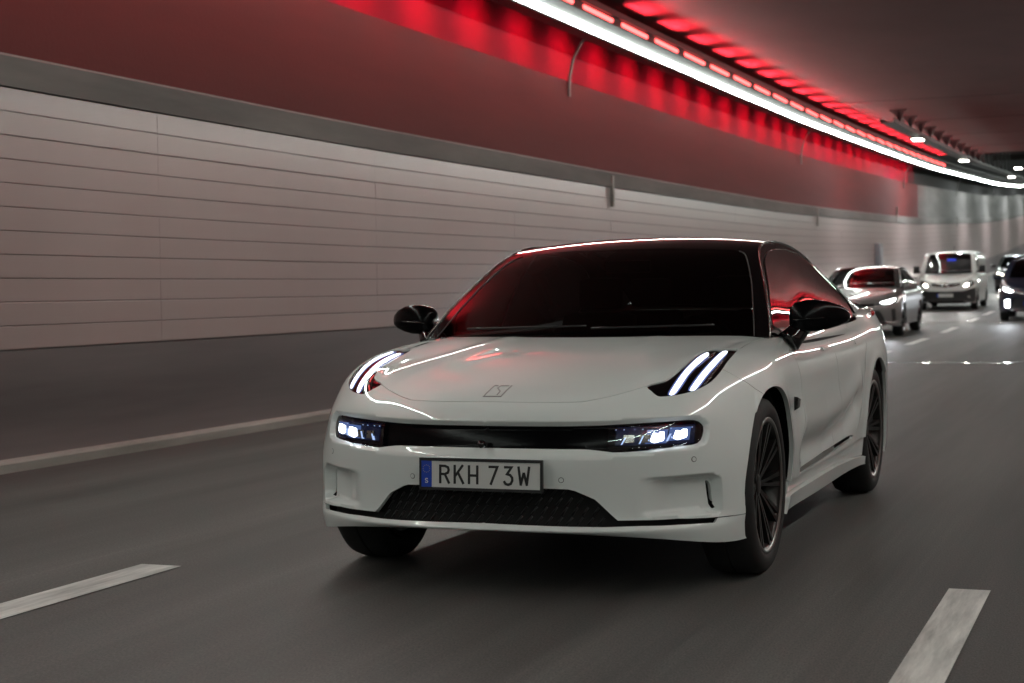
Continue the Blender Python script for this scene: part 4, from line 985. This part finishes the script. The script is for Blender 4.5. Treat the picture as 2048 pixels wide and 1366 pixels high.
# ------------------------------------------------------------------ other vehicles, built on nets of their own proportions
def warp_net(net,fn):
    net=np.array(net,float);sh=net.shape;q=np.array([fn(p,i,j) for i in range(sh[0]) for j,p in enumerate(net[i])]);return q.reshape(sh)
def ymap(y,t):return float(np.interp(y,[a for a,b in t],[b for a,b in t]))
def hull(sx,yt,zt,rail,midl,belt,hood=None):
    def fn(p,i,j):
        x,y,z=p;z2=ymap(z,zt);y2=ymap(y,yt)
        if hood and i>=8 and j<=6:y2=hood(y2,i)
        return (x*sx,y2,z2)
    B=Surf(warp_net(BODY_NET,fn));R_=Curve(rail);Mi=Curve(midl);Be=Curve(belt)
    return B,Surf(green_net(Mi,R_)),Surf(side_net(Be,R_),sym=False)
def traffic(root,paint,B,T,Sd,spec):
    """body with openings, glasshouse, lamps, plate, wheels; spec holds outlines as seen from the front (x,z)"""
    def fuv(pts):return np.array([uv_near(B,[(x,0,z)],(0,B.uk[5]+.05),(0,2))[0] for x,z in pts])
    Ct=Cutter(B);L={}
    for nm,pts in spec['open'].items():
        uv=fuv(pts);uv[uv[:,0]<.012,0]=0
        if pts[0][0]==0 and pts[-1][0]==0:Ct.line(uv,h=.03)
        else:Ct.line(np.r_[uv,uv[:1]],h=.03)
        L[nm]=uv
    yf,yr,zr,ra=spec['wheel'];
    for yc in(yf,yr):
        a=np.linspace(math.radians(-28),math.radians(208),28);Ct.line(uv_near(B,np.c_[0*a+1,yc+ra*np.cos(a),zr+ra*np.sin(a)],(B.uk[4]+.05,B.uk[13]+.3),(1,2)),h=.04)
    low=uv_near(B,[(0,0,spec['low'])],(0,.2),(0,2))[0,1]
    for y in spec['doors']:
        p=uv_near(B,[(1,y,z) for z in np.linspace(spec['low']+.06,spec['beltz'],6)],(B.uk[6],B.uk[13]),(1,2));Ct.line(np.r_[p,[[p[-1,0],B.v1]]],h=.05)
        Ct.line(np.array([p[0],[p[0,0]+.9,p[0,1]]]),h=.06)
    Ct.triangulate(np.linspace(0,B.u1,84),np.linspace(0,B.v1,44))
    pts={nm:Ct.at(((uv[:,0].min()+uv[:,0].max())/2*.999+.001,(uv[:,1].min()+uv[:,1].max())/2)) if uv[0,0]>0 or uv[-1,0]>0 else Ct.at((.02,(uv[0,1]+uv[-1,1])/2)) for nm,uv in L.items()}
    used=set(pts.values())
    archs={Ct.at(uv_near(B,[(1,yc,zr+.02)],(B.uk[4]+.05,B.uk[13]+.3),(1,2))[0]) for yc in(yf,yr)}
    body=Ct.panel([i for i in range(Ct.nlab) if i not in used|archs],'body',paint,root,gap=.003,flange=.05)
    for nm,lab in pts.items():
        mt=spec['mats'][nm]
        if nm.startswith('headlamp'):
            h=Ct.panel([lab],'headlamp',M['gloss_black'],root,mirror='pair',gap=0,flange=0,off=-.02)
        else:Ct.panel([lab],nm,mt,root,mirror='both' if (L[nm][:,0]<1e-6).any() else 'pair',gap=0,flange=0,off=-.02)
    for nm,(quad,off) in spec['lights'].items():
        uv=fuv(quad);P=B.P(uv[:,0],uv[:,1])+B.N(uv[:,0],uv[:,1])*off;n=len(P)
        for s in(1,-1):
            V=np.r_[P,P-B.N(uv[:,0],uv[:,1])*.02]*[s,1,1];F=[tuple(range(n))]+[(i,(i+1)%n,(i+1)%n+n,i+n) for i in range(n)]
            if s>0:F=[f[::-1] for f in F]
            mesh('lamp_glow',V,F,spec['glow'].get(nm,M['traffic_lamp']),root)
    # glasshouse
    CT_=Cutter(T);w=spec['ws'];CT_.line(np.array([[T.u1*.86,0],[T.u1*.84,w],[T.u1*.6,w+.03],[0,w+.04]]),h=.05);CT_.triangulate(np.linspace(0,T.u1,24),np.linspace(0,T.v1,50))
    rw=CT_.at((.1,w*.5));CT_.panel([rw],'windscreen',M['traffic_glass'],root,gap=.002,flange=.01)
    CT_.panel([i for i in range(CT_.nlab) if i!=rw],'roof',spec.get('roof',paint),root,gap=.001,flange=.02)
    CS_=Cutter(Sd);g=spec['side'];wu=Sd.u1
    for a,b in g:CS_.line(np.array([(wu*.06,a),(wu*.80,a+.10),(wu*.90,min(b,a+.4)),(wu*.90,b-.3),(wu*.8,b-.12),(wu*.06,b)])[[0,1,2,3,4,5,0]],h=.05)
    CS_.triangulate(np.linspace(0,Sd.u1,16),np.linspace(0,Sd.v1,60));rs=[CS_.at((wu*.45,(a+b)/2)) for a,b in g]
    for r in rs:CS_.panel([r],'side_window',M['traffic_glass'],root,mirror='pair',gap=0,flange=0,off=-.004)
    CS_.panel([i for i in range(CS_.nlab) if i not in rs],'window_frame',spec.get('frame',paint),root,mirror='pair',gap=0,flange=.02)
    hw=spec['half']
    for s in(1,-1):
        for yc in(yf,yr):
            wheel(hw*s,yc,s,root,rt=zr,wd=.22,rr=zr*.68,spokes=10)
            V=[];F=[];n=14
            for xx in(hw*s,(hw-.34)*s):
                for k in range(n+1):
                    a=math.radians(-10+200*k/n);V.append((xx,yc+(ra+.01)*math.cos(a),zr+(ra+.01)*math.sin(a)))
            for k in range(n):F.append((k,k+1,n+2+k,n+1+k))
            F.append(tuple(range(n+1,2*n+2)));mesh('wheel_arch_liner',V,F,M['dark'],root)
        mx,my,mz,mw,mh=spec['mirror'];b=MB().box(((mx)*s if s>0 else -(mx+mw),my,mz),((mx+mw) if s>0 else -mx,my+.14,mz+mh)).box((min((mx-.10)*s,mx*s),my+.03,mz+.01),(max((mx-.10)*s,mx*s),my+.09,mz+.06));b.build('door_mirror',spec.get('mirror_m',M['black_plastic']),root,bevel=.025)
    yb=spec['len'];MB().box((-.62*hw,.5,.22),(.62*hw,yb-.25,.36)).box((-.92*hw,1.35,.24),(.92*hw,yr-.55,.36)).box((-.8*hw,1.5,.36),(.8*hw,yb-.3,.62)).build('underbody',M['dark'],root)
    px,pz,py=spec['plate'];pl=MB().box((-.26,py-.012,pz-.056),(.26,py+.02,pz+.056)).build('number_plate',M['plate'],root)
    MB().box((-.26,py-.014,pz-.056),(-.215,py-.0115,pz+.056)).build('plate_band',M['plate_blue'],pl)
    return body
def lamp_spots(root,pts,power,col,tilt=-.5):
    for x,y,z in pts:
        for s in(1,-1):
            l=bpy.data.lights.new('headlamp_beam','SPOT');l.energy=power;l.color=col;l.spot_size=math.radians(56);l.spot_blend=1.0;l.shadow_soft_size=.06
            o=bpy.data.objects.new('headlamp_beam',l);COL.objects.link(o);o.parent=root;o.location=(x*s,y,z);o.rotation_euler=(math.radians(90+tilt),0,math.radians(180))
M['silver']=mat('silver_paint',(.25,.242,.245),.34,metal=.4,coat=1,coat_r=.03)
M['silver_dark']=mat('dark_roof',(.05,.05,.05),.25,coat=1)
M['van_white']=mat('van_paint',(.80,.79,.77),.4,coat=.8,coat_r=.05)
M['navy']=mat('navy_paint',(.012,.017,.035),.3,coat=1,coat_r=.03)
M['black_paint']=mat('black_car_paint',(.012,.012,.013),.3,coat=1,coat_r=.03)
M['traffic_glass']=glass('car_glass',(.16,.17,.17),1.55)
M['traffic_lamp']=emat('dipped_headlamp',(.93,.96,1.0),26)
M['warm_lamp']=emat('warm_headlamp',(1.0,.93,.80),26)
M['grey_bumper']=mat('grey_bumper',(.025,.025,.026),.55)
M['bar_chrome']=mat('bar_chrome',(.6,.6,.58),.2,metal=1)
def posed(name,x,y,rz,label,cat):
    """a vehicle standing on the climbing road, its nose towards -y"""
    e=empty(name,(x,y,rise(y)));g=math.atan2(rise(y+3)-rise(y),3.);e.rotation_euler=(g,0,rz);tag(e,label,cat);return e
# ---- silver hatchback
HY=[(-.1,-.1),(.0,0),(.91,.90),(1.24,1.0),(1.6,1.28),(2.65,2.35),(3.92,3.54),(4.4,4.0),(4.97,4.37)]
HZ=[(0,0),(.2,.2),(.64,.62),(.83,.80),(1.02,.99),(1.2,1.12)]
hb_rail=[(.79,1.10,.985),(.77,1.24,1.09),(.73,1.46,1.21),(.685,1.70,1.315),(.645,1.92,1.378),(.615,2.3,1.402),(.61,2.7,1.40),(.605,3.1,1.375),(.60,3.5,1.325),(.595,3.85,1.25),(.60,4.05,1.16),(.61,4.2,1.07)]
hb_mid=[(0,1.0,.99),(0,1.16,1.09),(0,1.38,1.21),(0,1.62,1.325),(0,1.86,1.40),(0,2.25,1.445),(0,2.7,1.448),(0,3.1,1.425),(0,3.55,1.375),(0,3.9,1.29),(0,4.1,1.19),(0,4.25,1.08)]
hb_belt=[(.78,1.30,.985),(.805,1.5,.99),(.812,1.9,.995),(.812,2.4,1.00),(.806,2.9,1.01),(.795,3.3,1.025),(.765,3.7,1.045),(.70,4.05,1.06)]
hb=hull(.895,HY,HZ,hb_rail,hb_mid,hb_belt)
hb_open={'headlamp':[(.42,.665),(.60,.66),(.74,.685),(.815,.74),(.80,.80),(.70,.765),(.55,.715)],'grille':[(0,.665),(.40,.675),(.40,.645),(0,.625)],'lower_grille':[(0,.53),(.50,.53),(.68,.25),(0,.235)],'fog_recess':[(.72,.56),(.78,.56),(.80,.34),(.74,.30)]}
def hatch(name,x,y,rz,label,paint,lampm,cat='car',k=1.0,glow=1.0):
    r=posed(name,x,y,rz,label,cat);r.scale=(1,1,1)
    B,T,Sd=hb
    traffic(r,paint,B,T,Sd,dict(open=hb_open,mats={'headlamp':None,'grille':M['gloss_black'],'lower_grille':M['grey_bumper'],'fog_recess':M['grey_bumper']},
      wheel=(.90,3.54,.32,.365),low=.24,beltz=.95,doors=[1.42,2.42],roof=M['silver_dark'] if paint is M['silver'] else paint,ws=.92,side=[(.22,1.15),(1.22,2.2)],half=.885,len=4.37,mirror=(.90,1.42,.95,.20,.13),mirror_m=paint,
      lights={'lamp':([(.52,.70),(.60,.675),(.70,.69),(.77,.735),(.775,.775),(.68,.745)],.006)},glow={'lamp':lampm},plate=(0,.42,-.035)))
    return r
sv=hatch('silver_car',-3.32,29.45,0,'silver hatchback with bright headlamps in the left lane behind the white car',M['silver'],M['traffic_lamp'])
sv.scale=(1.06,1.04,1.06)
lamp_spots(sv,[(.66,-.06,.70)],60,(.86,.92,1))
# ---- white van
VY=[(-.1,-.1),(0,0),(.91,.95),(1.24,1.15),(1.8,1.75),(3.92,4.2),(4.4,4.55),(4.97,4.95)]
VZ=[(0,0),(.2,.22),(.64,.70),(.83,.96),(1.02,1.22),(1.2,1.3)]
v_rail=[(.885,1.02,1.21),(.865,1.14,1.36),(.84,1.30,1.55),(.812,1.46,1.72),(.79,1.62,1.81),(.79,1.95,1.865),(.785,2.6,1.875),(.785,3.3,1.875),(.785,4.0,1.87),(.78,4.6,1.86),(.775,4.84,1.80),(.775,4.92,1.62)]
v_mid=[(0,.72,1.22),(0,.86,1.37),(0,1.05,1.56),(0,1.24,1.735),(0,1.45,1.85),(0,1.9,1.925),(0,2.6,1.94),(0,3.3,1.94),(0,4.0,1.935),(0,4.6,1.92),(0,4.86,1.85),(0,4.93,1.65)]
v_belt=[(.87,1.12,1.21),(.915,1.4,1.215),(.93,1.9,1.22),(.93,2.6,1.22),(.93,3.3,1.22),(.93,3.9,1.22),(.925,4.5,1.22),(.88,4.88,1.22)]
vb=hull(.95,VY,VZ,v_rail,v_mid,v_belt,hood=lambda y,i:y*(1-.08*(i-7)*.55))
vn=posed('white_van',-3.22,46.0,0,'white panel van with dark bumper and lit headlamps behind the silver hatchback','van')
traffic(vn,M['van_white'],*vb,dict(open={'headlamp':[(.50,.78),(.66,.75),(.83,.80),(.89,.90),(.80,.985),(.66,.93)],'grille':[(0,.865),(.22,.88),(.47,.90),(.47,.83),(.20,.775),(0,.765)],'bumper':[(0,.62),(.55,.63),(.80,.70),(.925,.74),(.935,.27),(.60,.235),(0,.235)]},
  mats={'headlamp':None,'grille':M['gloss_black'],'bumper':M['grey_bumper']},wheel=(.95,4.2,.335,.385),low=.24,beltz=1.15,doors=[1.55,2.6],ws=.98,side=[(.18,1.0)],half=.945,len=4.95,mirror=(.97,1.20,1.22,.20,.24),
  lights={'lamp':([(.57,.79),(.66,.775),(.72,.82),(.71,.88),(.62,.87)],.006),'fog':([(.70,.41),(.77,.41),(.77,.47),(.70,.47)],.006)},glow={'lamp':M['warm_lamp'],'fog':mat('fog_lamp',(.5,.5,.48),.2)},plate=(0,.50,-.04)))
for z in(.80,.85):MB().tube([(-.44,-.005+.03,z+.02),(-.2,-.03,z-.002),(0,-.04,z-.012),(.2,-.03,z-.002),(.44,.025,z+.02)],.011,6).build('grille_bar',M['bar_chrome'],vn,smooth=True)
MB().lathe_x([(-.012,.001),(-.012,.075),(.0,.08),(.01,.06),(.01,.001)],20).build('badge',M['bar_chrome'],vn,smooth=True)
bpy.context.view_layer.update()
[o for o in vn.children if o.name.startswith('badge')][0].rotation_euler=(0,0,math.radians(90));[o for o in vn.children if o.name.startswith('badge')][0].location=(0,-.045,.83)
MB().tube([(.12,1.7,1.9),(.12,1.78,2.12)],.006,5).build('aerial',M['black_plastic'],vn)
MB().box((-.03,1.02,1.62),(.25,1.06,1.69)).build('blue_tag',mat('blue_tag',(.01,.02,.3),.4,emit=(.05,.1,1),estr=.5),vn)
vn.scale=(.94,.95,.94)
lamp_spots(vn,[(.66,-.06,.83)],70,(1,.96,.9))
# ---- dark navy car at the right edge and the black car far behind
nv=hatch('navy_car',-.08,37.55,0,'dark navy car cut by the right picture edge with glaring headlamp and low daylight lamp',M['navy'],M['traffic_lamp'])
nv.scale=(1.03,1.0,1.12)
for s in(1,-1):MB().box((.66*s-.06,-.0+.16,.33),(.66*s+.06,.2,.50)).build('day_lamp',M['traffic_lamp'],nv,bevel=.03)
lamp_spots(nv,[(.66,-.06,.70)],80,(.88,.94,1))
bc_=hatch('black_car',-2.25,62.5,0,'small black car far back between the white van and the right edge',M['black_paint'],M['warm_lamp'])
lamp_spots(bc_,[(.66,-.06,.70)],70,(1,.96,.9))
